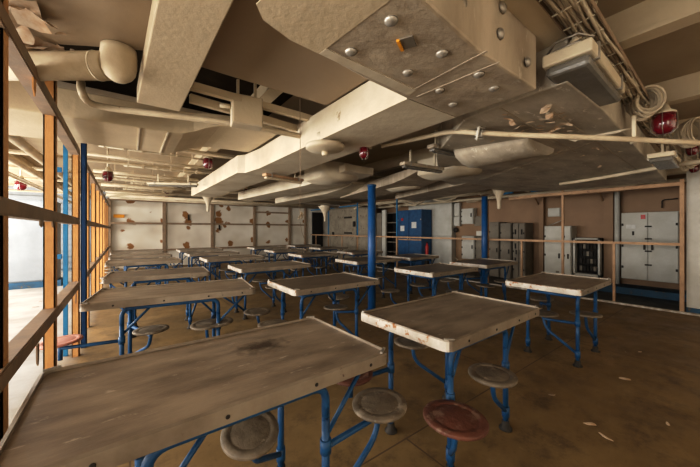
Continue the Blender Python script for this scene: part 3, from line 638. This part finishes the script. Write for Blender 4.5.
# bolt heads: bottom and side
dome = [(.026, 0), (.025, .006), (.018, .013), (.008, .017), (.001, .018)]
for px, py in ((351, 51), (391, 20), (408, 72), (442, 53), (440, 90), (453, 104), (479, 74), (494, 88)):
    v = atz(px, py, ZM) - r0; MB().lathe(dome, v, 16, Matrix.Rotation(PI, 3, 'X')).build('bolt_head', 'metal', md)
for px, py in ((462, 4), (502, 8), (500, 34), (527, 62)):
    d = ray(px, py); 
    # near face of box: line from (1.2,.69) to A, slightly slanted; intersect at y~.69
    v = aty(px, py, .688); 
    if v.z < 2.44: MB().lathe(dome, v - r0, 16, Matrix.Rotation(PI / 2, 3, 'X')).build('bolt_head', 'metal', md)
v = atz(407, 42, ZM) - r0
b = MB(); b.box((-.035, -.03, -.006), (.035, .03, 0), R=Matrix.Rotation(.5, 3, 'Z'), T=(v.x, v.y, v.z)); b.build('tag_patch', 'cabgrey', md)
b = MB(); b.box((-.035, .022, -.012), (.035, .034, -.001), R=Matrix.Rotation(.5, 3, 'Z'), T=(v.x, v.y, v.z)); b.build('tag_edge', 'label', md)
# seams
for (p, q) in (((406, 94), (487, 51)), ((417, 97), (500, 62))):
    a = atz(*p, ZM - .001) - r0; c_ = atz(*q, ZM - .001) - r0
    MB().bar(a, c_, .010, .002).build('seam_strip', 'duct_dull', md)

# wide plate overhead left and right of the left beam
pl = MB(); pts = []
far = [(-.95, 2.30), (-.62, 2.26), (-.40, 2.28), (-.2, 2.16), (-.05, 2.08), (.1, 2.0), (.45, 2.02), (1.28, 2.04)]
pl.prism([(-.95, -1.2), (.355, -1.2), (.355, .96), (.52, 1.06), (.72, 1.13), (.95, 1.17), (1.27, 1.20), (1.27, 2.04)] + [p for p in far[::-1][1:]], 2.36, 2.38)
o = pl.build('ceiling_plate', 'plate'); tag(o, 'broad smooth brown ceiling sheet above the left wrapped duct', 'ceiling sheet')
# peeling flakes along its left edge
fk = thing('peeling_paint', 'curled peeling paint hanging from the left edge of the brown ceiling sheet', 'peeling paint', (-.4, 1.6, 2.36))
random.seed(3)
for i, (px, py, s) in enumerate(((28, 8, .10), (40, 16, .07), (30, 40, .10), (22, 30, .07), (52, 48, .08), (62, 50, .06), (44, 45, .09), (18, 14, .08), (78, 50, .05), (12, 2, .09), (60, 32, .03), (34, 48, .09))):
    v = atz(px, py, 2.355); b = MB(); R = Matrix.Rotation(random.uniform(0, 6), 3, 'Z')
    g = []
    for a in range(4):
        row = []
        for c_ in range(4):
            u, w = a / 3, c_ / 3
            q = R @ Vector(((u - .5) * s * (1.6 - .5 * w) + random.uniform(-1, 1) * s * .12, (w - .5) * s + random.uniform(-1, 1) * s * .12, -s * .55 * u * u + random.uniform(-.004, 0)))
            row.append(b.bm.verts.new(q + v - Vector((-.4, 1.6, 2.36))))
        g.append(row)
    for a in range(3):
        for c_ in range(3): b.bm.faces.new((g[a][c_], g[a + 1][c_], g[a + 1][c_ + 1], g[a][c_ + 1])).smooth = True
    b.build('flake', 'flake', fk)
# left beam duct along Y
k = (2.24 - EYE) / (2.3 - EYE)
o = MB().loft([[(x0 * k, y * k, 2.24), (x1 * k, y * k, 2.24), (x1 * k, y * k, 2.355), (x0 * k, y * k, 2.355)] for x0, x1, y in ((.10, .345, -.6), (.10, .345, 1.2), (.04, .32, 2.715))]).build('beam_duct', 'duct_cream', bevel=.006)
tag(o, 'flat cream box duct crossing overhead left of centre toward the camera', 'duct')
# big pipe with elbow
zc = 2.262
a = atz(-60, 66, zc); b_ = atz(103, 66, zc); e_ = atz(119, 66, zc)
bp = thing('large_pipe', 'thick cream lagged pipe with an elbow turning up at upper left', 'pipe', (e_.x, e_.y, zc)); o_ = Vector((e_.x, e_.y, zc))
R_ = .073
d = (e_ - a).normalized()
MB().tube([a - o_, e_ - d * .06 - o_], R_, 24).build('pipe_run', 'pipe', bp)
MB().lathe([(.01, -.088), (.035, -.082), (.060, -.062), (.076, -.035), (.082, 0), (.083, .06), (.080, .095)], (0, 0, 0), 28).build('elbow', 'pipe', bp)
for px in (37, 98): 
    v = atz(px, 66, zc) - o_; MB().tube([v - d * .004, v + d * .004], R_ + .003, 24).build('band', 'cream', bp)
# small pipe
pts = [atz(81, 82, 2.4), atz(82, 92, 2.3), atz(90, 103, 2.26), atz(110, 108, 2.25), atz(150, 113, 2.24), atz(215, 121, 2.24), atz(262, 129, 2.24), atz(300, 136, 2.24), atz(340, 145, 2.22), atz(372, 147, 2.2)]
def smooth_path(p, n=4):
    out = []
    for i in range(len(p) - 1):
        p0 = p[max(i - 1, 0)]; p1 = p[i]; p2 = p[i + 1]; p3 = p[min(i + 2, len(p) - 1)]
        for k in range(n):
            t = k / n; out.append(.5 * ((2 * p1) + (p2 - p0) * t + (2 * p0 - 5 * p1 + 4 * p2 - p3) * t * t + (3 * p1 - p0 - 3 * p2 + p3) * t ** 3))
    out.append(p[-1]); return out
o = MB().tube(smooth_path(pts), .024, 12).build('thin_pipe', 'pipe'); tag(o, 'thin cream pipe sweeping across under the left cross duct', 'pipe')
pts = [atz(382, 146, 2.2), atz(420, 138, 2.18), atz(450, 132, 2.17), atz(480, 133, 2.12), atz(520, 135, 2.08), atz(600, 138, 2.04), atz(720, 144, 2.02)]
wpth = smooth_path(pts)
sp = thing('water_pipe', 'long cream pipe with a bolted flange crossing the right half overhead', 'pipe', wpth[0]); o_ = wpth[0]
MB().tube([p - o_ for p in wpth], .020, 12).build('pipe_run', 'pipe', sp)
v = wpth[12] - o_; dd = (wpth[13] - wpth[11]).normalized()
MB().tube([v - dd * .020, v - dd * .003], .058, 18).build('flange', 'white', sp); MB().tube([v + dd * .005, v + dd * .022], .058, 18)
for k in range(8):
    Rq = dd.to_track_quat('Z', 'Y').to_matrix(); c_ = Vector((0.043 * math.cos(k * PI / 4), 0.043 * math.sin(k * PI / 4), 0)); MB().tube([v + Rq @ c_ - dd * .03, v + Rq @ c_ + dd * .032], .006, 6).build('flange_bolt', 'metal', sp)
MB().tube([v + dd * .006, v + dd * .018], .03, 16).build('flange', 'white', sp)
# hanger of that pipe
h_ = atz(634, 140, 2.035)
hg = thing('pipe_hanger', 'cream strap hanger holding the long pipe at right', 'hanger', h_)
MB().box((-.012, -.012, .0), (.010, .010, .18)).build('rod', 'cream', hg); MB().tube([Vector((0, -.02, 0)), Vector((0, .02, 0))], .026, 12).build('clamp', 'cream', hg)
pts = [atz(560, 184, 2.12), atz(600, 178, 2.12), atz(640, 171, 2.11), atz(668, 166, 2.10), atz(730, 157, 2.07)]
o = MB().tube(smooth_path(pts), .024, 12).build('thin_pipe', 'pipe'); tag(o, 'cream pipe below the flanged one, slanting over the railing', 'pipe')

# cross duct at left (along X) with sagging curved end
def xsec(x, y0, y1, z0, z1): return [(x, y0, z0), (x, y1, z0), (x, y1, z1), (x, y0, z1)]
q = lambda px, py, z: atz(px, py, z)
z = 2.24; secs = []
for x, y0, y1, z0, z1 in ((-3.0, 3.25, 4.15, z, 2.46), (-1.0, 3.22, 4.12, z, 2.46), (-.35, 3.17, 4.05, z, 2.46), (.10, 3.15, 4.03, z, 2.46), (.32, 3.14, 4.02, z, 2.46), (.40, 3.13, 4.02, z + .012, 2.46), (.48, 3.12, 4.0, z + .04, 2.46), (.58, 3.08, 3.98, z + .085, 2.47), (.70, 3.04, 3.96, z + .12, 2.47), (.8, 3.02, 3.95, z + .13, 2.47), (1.26, 2.98, 3.92, z + .13, 2.47)):
    secs.append(xsec(x, y0, y1, z0, z1))
cd = MB().loft(secs).build('cross_duct', 'duct_cream', bevel=.01); tag(cd, 'cream cross duct narrowing toward the main duct, behind the thin pipe', 'duct')
for k, xx in enumerate((.06, .27)):
    o = MB().box((xx, 3.13, 2.230), (xx + .012, 4.05, 2.2395)).build('duct_seam', 'duct'); tag(o, ['left', 'right'][k] + ' one of two raised seams under the cream cross duct', 'seam strip')
o = MB().box((-.62, 2.06, 2.66), (1.27, 3.6, 2.695)).build('gap_shade_panel', 'gapshade'); tag(o, 'black added panel standing for shade in the gap beyond the brown ceiling sheet', 'shade panel')  # added dark panel: shade of the gap put into its colour
# framing channel beyond the plate
for (p, qq, zz, w, h_, lab) in (((190, 68), (326, 110), 2.36, .05, .05, 'cream channel bar just beyond the brown ceiling sheet'), ((196, 85), (312, 122), 2.33, .04, .06, 'cream channel bar behind the junction box')):
    a = q(*p, zz) + Vector((0, .25, 0)); c_ = q(*qq, zz) + Vector((0, .25, 0))
    o = MB().bar(a, c_, w, h_).build('channel_bar', 'duct_cream'); tag(o, lab, 'bar')
# junction box
v = atd(246, 112, 2.35)
jb = thing('junction_box', 'cream square junction box hanging beside the thin pipe', 'junction box', v, rotz=-.15)
MB().box((-.11, -.06, -.12), (.12, .06, .11)).build('box', 'duct', jb, bevel=.008)
MB().box((-.10, -.07, -.11), (.11, -.061, .10)).build('lid', 'duct_cream', jb, bevel=.003)
MB().tube([(-.19, 0, .02), (-.11, 0, .02)], .018, 10).build('cable_gland', 'cream', jb)
for sx in (-.06, .07): MB().box((sx - .01, -.01, .11), (sx + .01, .01, .24)).build('hanger', 'cream', jb)

# other Y ducts (left face bright)
def yduct(lab, pa, pb, z, wid, hgt, mt='duct', flare=True):
    a = q(*pa, z); c_ = q(*pb, z)  # left edge near -> far
    if a.y > c_.y: a, c_ = c_, a
    b = MB(); secs = []
    n = 8
    for i in range(n + 1):
        t = i / n; p = a.lerp(c_, t)
        dz = .09 * max(0, (.25 - t) / .25) ** 1.5 if flare else 0
        secs.append([(p.x, p.y, z + dz), (p.x + wid, p.y, z + dz), (p.x + wid, p.y, z + hgt), (p.x, p.y, z + hgt)])
    o = b.loft(secs).build('air_duct', mt, bevel=.01); tag(o, lab, 'duct'); return o
yduct('white-sided duct right behind the main duct, running to the back wall', (345, 177), (238, 200), 2.13, .55, .2)
yduct('third duct from the left running back above the far tables', (352, 189), (275, 203.5), 2.16, .6, .16)
yduct('duct passing just right of the thick blue column top', (420, 176), (340, 198), 2.14, .75, .16, 'duct_dull')
yduct('pale duct at right of the column, high above the blue locker', (500, 176), (395, 199), 2.15, 1.0, .16, 'duct_dull')
# X-directed branch with curved cheek near the main duct
def curved_branch(lab, px0, px1, pyb, z, wid, h0, x_end, mt='duct'):
    a = q(px0, pyb, z); b = MB(); secs = []
    n = 10
    for i in range(n + 1):
        t = i / n; x = a.x + (x_end - a.x) * t
        s = math.sin(t * PI); dz = -.03 * s
        y0 = a.y - .10 * s; y1 = a.y + wid + .05 * s
        secs.append([(x, y0, z + dz + .05), (x, y0 + .05, z + dz), (x, y1, z + dz), (x, y1, z + h0), (x, y0, z + h0)])
    o = b.loft(secs, True).build('branch_duct', mt); tag(o, lab, 'duct'); return o
curved_branch('bulging white branch duct left of the thick blue column', 322, 0, 176, 2.15, .55, .22, 2.95)
curved_branch('bulging pale branch duct right of the thick blue column', 405, 0, 186, 2.14, .5, .2, 4.4)
curved_branch('bulging pale branch duct above the slim blue pole', 455, 0, 168, 2.13, .6, .2, 3.9)
# mushroom vent
v = atz(325, 150, 2.045)
mv = thing('mushroom_vent', 'round disc-shaped mushroom vent under the main duct', 'vent', v)
MB().lathe([(.03, -.01), (.15, .0), (.165, .012), (.165, .04), (.12, .055)], n=32).build('disc', 'duct', mv)
MB().lathe([(.07, .055), (.07, .14)], n=20).build('neck', 'duct', mv); MB().lathe([(.02, -.05), (.028, -.045), (.028, -.012)], n=12).build('knob', 'cream', mv)
# wide right plate duct
zR = 2.16
poly = [P2(590, 70, zR), P2(612, 109, zR), P2(670, 181, zR), P2(650, 185, zR), P2(560, 192, zR), P2(480, 199, zR), P2(420, 205, zR), P2(400, 190, zR)]
a = atz(612, 109, zR); c_ = atz(670, 181, zR)
wr = thing('wide_duct', 'very wide dull grey duct with peeling paint above the right side', 'duct', (3.8, 1.8, zR)); r1 = Vector((3.8, 1.8, zR))
body = [(1.9, .60), (a.x, .60), (c_.x, .86), (7.0, 2.3), (6.4, 3.0), (4.6, 3.2), (4.0, 3.0), (2.6, 2.0), (1.95, 1.25)]
MB().prism([(p[0] - r1.x, p[1] - r1.y) for p in body], 0, .24).build('underside', 'duct_wide', wr, bevel=.01)
for (p, qq) in (((553, 112), (640, 172)), ((500, 108), (575, 152)), ((600, 140), (480, 180))):
    MB().bar(atz(*p, zR - .001) - r1, atz(*qq, zR - .001) - r1, .012, .004).build('seam_strip', 'duct_dull', wr)
# raised curved cheeks on the underside
b = MB(); secs = []
e0, e1 = atz(470, 158, 2.12), atz(542, 148, 2.12)
for i in range(9):
    t = i / 8; p = e0.lerp(e1, t); row = []; rad = .30
    for k in range(7):
        an = PI * k / 6; row.append((p.x - rad * math.cos(an) - r1.x, p.y - r1.y, .01 - (.155 - .05 * t) * math.sin(an)))
    secs.append(row)
b.loft(secs, True).build('half_round_cover', 'duct_wide', wr)
b = MB(); secs = []
e0, e1 = atz(585, 133, 2.14), atz(612, 124, 2.14)
for i in range(5):
    t = i / 4; p = atz(575, 138, zR).lerp(atz(618, 130, zR), t); s = .05 + .06 * t
    secs.append([(p.x - r1.x, p.y - s - r1.y, -.004), (p.x - r1.x, p.y - r1.y, -.03), (p.x - r1.x, p.y + s - r1.y, -.004)])
b.loft(secs, True).build('torn_lagging', 'duct', wr)
random.seed(11)
for i, (px, py, s) in enumerate(((519, 125, .05), (525, 128, .05), (549, 113, .035), (553, 128, .05), (556, 131, .045), (562, 116, .03), (541, 124, .035), (512, 121, .03), (546, 106, .045), (558, 112, .04), (508, 117, .03), (566, 122, .04), (520, 166, .04), (474, 157, .03), (640, 181, .03), (596, 147, .03), (543, 131, .04), (530, 120, .045), (537, 127, .05), (550, 120, .05), (515, 129, .04), (560, 126, .05), (570, 129, .035), (545, 117, .045), (533, 133, .045), (552, 134, .045), (505, 113, .03), (600, 165, .03), (620, 150, .025), (582, 155, .025), (560, 150, .025), (492, 140, .02), (627, 168, .02))):
    s *= 1.25; v = atz(px, py, zR) - r1; b = MB(); R = Matrix.Rotation(random.uniform(0, 6), 3, 'Z')
    g = [[b.bm.verts.new(v + R @ Vector(((u - 1) * s * .7 + random.uniform(-1, 1) * s * .2, (w - 1) * s * .45 + random.uniform(-1, 1) * s * .15, -.003 - s * .5 * (u / 2) ** 2 - random.uniform(0, .006)))) for w in range(3)] for u in range(3)]
    for a_ in range(2):
        for c__ in range(2): b.bm.faces.new((g[a_][c__], g[a_ + 1][c__], g[a_ + 1][c__ + 1], g[a_][c__ + 1]))
    b.build('paint_flake', 'flake', wr)
# tan flat strip between bolted box and cable run
d1, d2 = atz(545, 0, 2.40), atz(640, 120, 2.40); dirc = (d2 - d1).normalized(); nrm = Vector((-dirc.y, dirc.x, 0))
s0 = d1 - dirc * 1.2; s1 = d2 + dirc * 2.8
o = MB().loft([[s - nrm * 0 + nrm * .02 + Vector((0, 0, .0)), s + nrm * .20, s + nrm * .20 + Vector((0, 0, .03)), s + nrm * .02 + Vector((0, 0, .03))] for s in (s0, s1)]).build('cable_tray', 'duct_cream')
tag(o, 'flat tan tray strip beside the cable bundle at upper right', 'cable tray')
# cable bundle
cb = thing('cable_bundle', 'bundle of tan cables tied to a ladder running across upper right', 'cables', d1)
random.seed(5)
n = 14
for i in range(n):
    off = -.115 + .115 * i / (n - 1); pts = []
    for k in range(26):
        t = -.9 + 6.0 * k / 25
        pts.append(dirc * t + nrm * (off + .010 * math.sin(t * 5 + i * 2)) + Vector((0, 0, -.012 + .008 * math.sin(t * 7 + i)+ (.018 if i % 3 == 1 else 0))))
    MB().tube(pts, random.choice((.0055, .007, .0085)), 8).build('cable', 'cable' if i % 2 else 'ropecol', cb)
for k in range(34):
    t = -.7 + k * .16
    MB().bar(dirc * t - nrm * .122 + Vector((0, 0, -.019)), dirc * (t + .02) + nrm * .01 + Vector((0, 0, -.019)), .006, .005).build('cable_tie', 'cream', cb)
for s in (-.13, .017): MB().bar(dirc * -1 + nrm * s, dirc * 5 + nrm * s, .004, .03).build('side_rail', 'rail', cb)
# coils
def coil(px, py, z, R, nl, lab, tilt):
    v = atz(px, py, z); b = MB(); pts = []
    random.seed(int(px))
    N_ = nl * 16; off = [(random.uniform(-.03, .03), random.uniform(.75, 1.15), random.uniform(.5, .95), random.uniform(-.35, .35)) for _ in range(nl + 2)]
    for k in range(N_ + 1):
        a = 2 * PI * k / 16; l0 = k // 16; f_ = (k % 16) / 16
        m0, m1 = off[l0], off[l0 + 1]; g_ = [u * (1 - f_) + w_ * f_ for u, w_ in zip(m0, m1)]
        yy_, zz_ = R * g_[2] * math.cos(a), R * g_[1] * math.sin(a)
        pts.append(Vector((.11 * (k / 16 / nl - .5) * 1.6 + g_[0] + yy_ * g_[3], yy_, zz_ - R * (g_[1] - 1) )))
    Rm = Matrix.Rotation(tilt, 3, 'Z')
    o = b.tube([v + Rm @ p for p in pts], .0085, 7).build('cable_coil', 'ropecol'); tag(o, lab, 'cable coil')
coil(645, 104, 2.34, .10, 15, 'hanging coil of cream cable left of the large red lamp', .5)
coil(692, 132, 2.34, .12, 14, 'bunched coil of cream cable at the far right edge', .6)
coil(690, 158, 2.34, .13, 10, 'sagging loops of cable over the end of the wide duct', .9)

# deck beams (right side) along Y
for x, lab in ((2.43, 'tan deck beam nearest the camera at upper right'), (3.88, 'tan deck beam behind the cable coil at upper right'), (5.4, 'tan deck beam above the right railing end'), (-1.6, 'tan deck beam over the left bay'), (.95, 'tan deck beam hidden beyond the brown ceiling sheet')):
    b = MB(); y0 = -2.9; y1 = 13.1
    b.box((x - .008, y0, 2.5), (x + .008, y1, 2.7)); b.box((x - .06, y0, 2.49), (x + .06, y1, 2.505))
    tag(b.build('deck_beam', 'duct_cream'), lab, 'beam')
# X joists toward the back
for i, y in enumerate((4.7, 6.2, 7.7, 9.2, 10.7, 12.2)):
    b = MB(); b.box((-3.7, y - .008, 2.46), (6.8, y + .008, 2.49 + .0)); b.box((-3.7, y - .05, 2.44), (6.8, y + .05, 2.46))
    tag(b.build('ceiling_joist', 'duct_cream'), ['cream joist nearest the cream cross duct', 'second cream joist behind the cross duct', 'third cream joist toward the back wall', 'fourth cream joist toward the back wall', 'fifth cream joist near the back wall', 'last cream joist before the back wall'][i], 'joist', 'cream cross joists')
for i, (y, z, r) in enumerate(((5.3, 2.38, .02), (6.6, 2.36, .03), (7.0, 2.30, .02), (8.3, 2.34, .035), (9.7, 2.33, .02), (10.0, 2.28, .04), (11.6, 2.36, .05), (12.9, 2.52, .10))):
    b = MB(); x0, x1 = -.5, (6.8 if i > 4 else 1.1)
    pp = [(x0, y, z), (x1 * .45, y + .02, z - .01), (x1, y, z)]
    o = b.tube(pp, r, 12).build('service_pipe', 'pipe')
    tag(o, ['first', 'second', 'third', 'fourth', 'fifth', 'sixth', 'seventh', 'thick last'][i] + ' cream service pipe crossing the far ceiling, counted from the camera', 'pipe', 'cross pipes under the far ceiling')
# conduits with clamps along X (zig-zag clutter near the deck)
random.seed(21)
for i in range(7):
    y = 4.9 + i * 1.15; x0 = random.uniform(-.4, .1); x1 = x0 + random.uniform(1.0, 1.5); z = 2.42 - .02 * (i % 3)
    t = thing('conduit_run', 'thin conduit with clamps under the far left ceiling, number %s from the front' % ['one', 'two', 'three', 'four', 'five', 'six', 'seven'][i], 'conduit', (x0, y, z), 'far ceiling conduits')
    MB().tube([(0, 0, 0), (x1 - x0, .03, 0)], .012, 8).build('tube', 'cream', t)
    for k in range(6): MB().box((k * .2 + .05, -.02 if k % 3 else -.01, -.015), (k * .2 + .07, .02, .05 if k % 3 else 2.699 - z)).build('clamp', 'pipe', t)
# clutter above right railing (dark pipes & cable loops)
random.seed(9)
for i in range(9):
    y = 1.2 + i * .95; v0 = Vector((7.5 + random.uniform(-.1, .9), y, 2.32 + random.uniform(-.03, .1)))
    pts = [v0 + Vector((.15 * math.sin(k), .28 * k, -.10 * math.sin(k * 1.3 + i))) for k in range(5)]
    o = MB().tube(smooth_path(pts), .035, 10).build('looped_hose', 'cable' if i % 2 else 'pipe')
    tag(o, ['first', 'second', 'third', 'fourth', 'fifth', 'sixth', 'seventh', 'eighth', 'ninth'][i] + ' sagging hose above the brown wall side, counted from the right edge', 'hose', 'hoses above the railing')
for i, (x, z, r, lab) in enumerate(((8.3, 2.3, .04, 'tan overhead pipe near the brown wall'), (7.9, 2.42, .06, 'thicker overhead pipe nearer the railing'))):
    o = MB().tube([(x, -2, z), (x, 5, z - .02), (x, 13, z)], r, 12).build('overhead_pipe', 'pipe'); tag(o, lab, 'pipe')
for pa, pb, lab in (((502, 194), (513, 192), 'left short light-blue rail under the ceiling beside the funnel'), ((531, 191), (549, 188.5), 'right short light-blue rail under the ceiling above the brown wall')):
    a = atx(*pa, 8.0); c_ = atx(*pb, 8.0); o = MB().bar(a, c_, .05, .06).build('blue_rail', 'lblue'); tag(o, lab, 'rail')

# ------------------------------------------------------------ lamps
def fixture(name, lab, c, L, W, H, ang, mb, ml, straps=True):
    t = thing(name, lab, 'light fitting', c, rotz=ang)
    MB().box((-L / 2, -W / 2, 0), (L / 2, W / 2, H * .55)).build('housing', mb, t, bevel=.01)
    MB().box((-L / 2 + .015, -W / 2 + .012, -H * .45), (L / 2 - .015, W / 2 - .012, 0)).build('lens', ml, t, bevel=.02)
    if straps:
        for s in (-.35, .35): MB().bar((s * L, -W / 2 - .006, H * .3), (s * L, W / 2 + .006, H * .3), .02, H * .7).build('strap', 'metal', t)
        for s in (-1, 1): MB().box((s * L * .3 - .01, -.01, H * .5), (s * L * .3 + .01, .01, H + .12)).build('hanger', 'cream', t)
    return t
ang = math.atan2(dirc.y, dirc.x)
f1 = atz(587, 82, 2.22); 
t = fixture('bulkhead_light', 'large boxy fluorescent light with grey lens beside the cable bundle', f1, .74, .215, .12, ang, 'cream', 'lens')
for k in (-1, 1):
    MB().tube([(-.31, -.10, .07 + .02 * k), (-.36, -.05, .09 + .02 * k), (-.36, .05, .09 + .02 * k), (-.31, .10, .07 + .02 * k)], .006, 6).build('wire_guard', 'metal', t)
MB().tube(smooth_path([Vector((-.2, 0, .06)), Vector((-.25, .02, .12)), Vector((-.2, -.05, .2)), Vector((-.3, -.1, .26))]), .012, 8).build('flex', 'ropecol', t)
f2 = atz(665, 160, 2.12)
fixture('bulkhead_light', 'smaller boxy light under the wide duct end near the right edge', f2 + Vector((0, 0, -.02)), .7, .2, .09, ang, 'cream', 'lens')
for px0, px1, py, z, mb, lab in ((264, 302, 179, 2.06, 'tanwood', 'thin brown fluorescent batten hanging left of the mushroom vent'),
                              (402, 442, 168, 2.1, 'duct_dull', 'grey fluorescent tube fitting right of the blue column top'),
                              (430, 458, 151, 2.16, 'duct_dull', 'grey fluorescent tube fitting below the flanged pipe'),
                              (148, 198, 187.5, 2.17, 'cream', 'cream fluorescent batten under the far left ceiling')):
    a = atz(px0, py - 3, z); c_ = atz(px1, py + 3 if px0 > 200 else py - 2, z); mid = (a + c_) / 2; L = (c_ - a).length
    L = min(L, 1.3)
    fixture('tube_light', lab, mid, L, .09, .07, math.atan2(c_.y - a.y, c_.x - a.x), mb, 'lens' if mb != 'tanwood' else 'pipe')
def red_lamp(px, py, dpt, lab, s=1.0, stem=3):
    v = atd(px, py, dpt)
    t = thing('red_lamp', lab, 'lamp', v)
    MB().lathe([(.005, -.105 * s), (.03 * s, -.10 * s), (.050 * s, -.075 * s), (.056 * s, -.03 * s), (.050 * s, .015 * s)], n=20).build('glass_shade', 'redglass', t)
    MB().lathe([(.053 * s, .015 * s), (.054 * s, .024 * s), (.03 * s, .04 * s), (.018 * s, .075 * s)], n=20).build('cap', 'cream', t)
    MB().tube([(0, 0, .07 * s), (0, 0, min(stem, 2.69 - v.z))], .008 * s + .003, 8).build('stem', 'cream', t)
    for k in range(4):
        a = k * PI / 2; MB().tube([(math.cos(a) * .056 * s, math.sin(a) * .056 * s, .02 * s), (math.cos(a) * .057 * s, math.sin(a) * .057 * s, -.08 * s), (math.cos(a) * .02 * s, math.sin(a) * .02 * s, -.112 * s)], .0025, 5).build('guard_wire', 'metal', t)
red_lamp(664, 117, 2.35, 'large dark red lamp globe beside the hanging cable coil', 1.3, .1)
red_lamp(692, 147, 3.6, 'half-hidden red lamp at the right edge under the coil', 1.0)
red_lamp(208, 160, 4.5, 'red jar lamp above the cream joists left of the main duct', 1.25)
red_lamp(108, 173, 4.9, 'red jar lamp just right of the fence top', 1.3)
red_lamp(167, 193, 9.2, 'small far red lamp above the white wall', 1.3)
red_lamp(247, 190, 7.4, 'small red lamp tucked beneath the main duct', 1.5)
red_lamp(364, 149, 2.75, 'dark red lamp behind the main duct edge above the column', .85)
red_lamp(21, 182, 5.6, 'bright red lamp outside the fence in the left bay', 1.5)
red_lamp(694, 166, 4.6, 'lowest dark red lamp at the right edge', 1.0)

# funnels and hanging cords
for px, py, dpt, s, lab in ((499, 187, 6.2, 1.0, 'cream funnel drain hanging in front of the brown wall'), (208, 196, 8.6, 1.0, 'cream funnel drain before the white back wall'), (325, 209, 9.6, .9, 'small cream funnel drain near the light-blue frame')):
    v = atd(px, py, dpt); t = thing('ceiling_funnel', lab, 'funnel', v)
    MB().lathe([(.02 * s, -.46 * s), (.035 * s, -.44 * s), (.04 * s, -.30 * s), (.07 * s, -.18 * s), (.14 * s, -.04 * s), (.22 * s, .05 * s), (.24 * s, .09 * s)], n=18).build('cone', 'duct', t)
    MB().lathe([(.16 * s, .09 * s), (.16 * s, .13 * s)], n=18).build('collar', 'duct', t)
v = atd(300, 215, 2.3)
t = thing('hanging_cord', 'thin cord with a tangled knot hanging down in front of the main duct', 'cord', v)
MB().tube([(0, 0, 0), (.002, 0, .4), (0, 0, .90)], .0022, 6).build('cord', 'rail', t)
random.seed(4); pts = [Vector((random.uniform(-.025, .025), random.uniform(-.025, .025), random.uniform(-.045, .035))) for _ in range(12)]
MB().tube(smooth_path(pts), .003, 6).build('knot', 'cable', t)
o = MB().tube([aty(300, 222, 10), aty(302, 233, 10), aty(304, 238, 10)], .008, 6).build('loose_wire', 'rail'); tag(o, 'dark loose wire hanging beside the end of the white wall', 'wire')

# ------------------------------------------------------------ floor litter
random.seed(31)
labs = ['largest white smudge of plaster dust on the bare floor at right', 'small white paint chip near the bottom right corner of the floor', 'long thin splinter on the floor right of the front table', 'brown chip on the floor before the right-hand table', 'grey flake on the open floor toward the railing', 'pale chip on the floor between the red seat and right edge']
for i, (px, py, s) in enumerate(((625, 379, .055), (606, 437, .03), (590, 424, .035), (552, 395, .025), (640, 352, .02), (668, 424, .02))):
    v = atz(px, py, 0); b = MB(); n_ = 9; ring = []
    for k in range(n_):
        a = 2 * PI * k / n_; q_ = s * random.uniform(.5, 1.1); ring.append((q_ * math.cos(a) * 1.5, q_ * math.sin(a) * .5))
    R = Matrix.Rotation(random.uniform(0, 3), 3, 'Z'); b.prism([(R @ Vector((x, y, 0))).xy for x, y in ring], .0, .003)
    o = b.build('floor_flake', 'flake' if i != 3 else 'rail'); o.location = (v.x, v.y, .001); tag(o, labs[i], 'debris', 'litter on the open floor')
for i in range(9):
    v = Vector((random.uniform(-1.5, -.7), random.uniform(3.2, 8.5), .001)); b = MB(); s = random.uniform(.03, .09)
    b.prism([(s * random.uniform(.6, 1) * math.cos(k * PI / 3), s * .5 * random.uniform(.6, 1) * math.sin(k * PI / 3)) for k in range(6)], 0, .006)
    o = b.build('floor_scrap', 'cabgrey' if i % 2 else 'rail'); o.location = v; tag(o, 'dark scrap lying on the pale floor of the left bay', 'debris', 'scraps on the left bay floor')
# ------------------------------------------------------------ light
def area(name, loc_, rot, sx, sy, power, col):
    l = bpy.data.lights.new(name, 'AREA'); l.shape = 'RECTANGLE'; l.size = sx; l.size_y = sy; l.energy = power; l.color = col
    o = bpy.data.objects.new(name, l); COL.objects.link(o); o.location = loc_; o.rotation_euler = rot; return o
for i, y in enumerate((.95, 3.95, 6.6, 9.4, 12.0)):
    area('window_daylight', (-3.78, y, 1.45), (0, -PI / 2, 0), 1.5, 2.1, (165, 190, 210, 230, 210)[i], (1, .95, .87))
area('camera_side_fill', (-.6, -2.7, 1.7), (PI / 2, 0, PI), 2.6, 1.6, 75, (1, .93, .84))  # added soft fill behind the camera; the front wall has no opening
area('bay_fill', (-2.2, 7.5, 2.2), (0, 0, 0), 1.6, 7, 90, (.96, .98, 1))  # added fill shining down into the bay, under a closed ceiling
area('deck_fill', (4.4, -2.0, 1.5), (PI / 2 + .75, 0, PI), 4, 1.0, 85, (1, .90, .78))  # added unseen fill aimed up to brighten the right-hand ceiling
w = bpy.data.worlds.new('World'); bpy.context.scene.world = w; w.use_nodes = True
w.node_tree.nodes['Background'].inputs[0].default_value = (.9, .95, 1, 1); w.node_tree.nodes['Background'].inputs[1].default_value = 1.0
# ------------------------------------------------------------ camera
cam = bpy.data.cameras.new('camera'); co = bpy.data.objects.new('camera', cam); COL.objects.link(co)
cam.sensor_width = 36; cam.lens = 36 * F / 700; cam.shift_y = (HZ - 233.5) / 700 * 1.0
cam.clip_start = .02
co.location = (0, 0, EYE); co.rotation_euler = (PI / 2, 0, -YAW)
bpy.context.scene.camera = co
vs = bpy.context.scene.view_settings; vs.view_transform = 'Standard'; vs.look = 'None'; vs.exposure = 0.08
vs.use_curve_mapping = True
cv = vs.curve_mapping.curves[3]
for x_, y_ in ((.04, .031), (.16, .155), (.5, .58)): cv.points.new(x_, y_)
vs.curve_mapping.update()
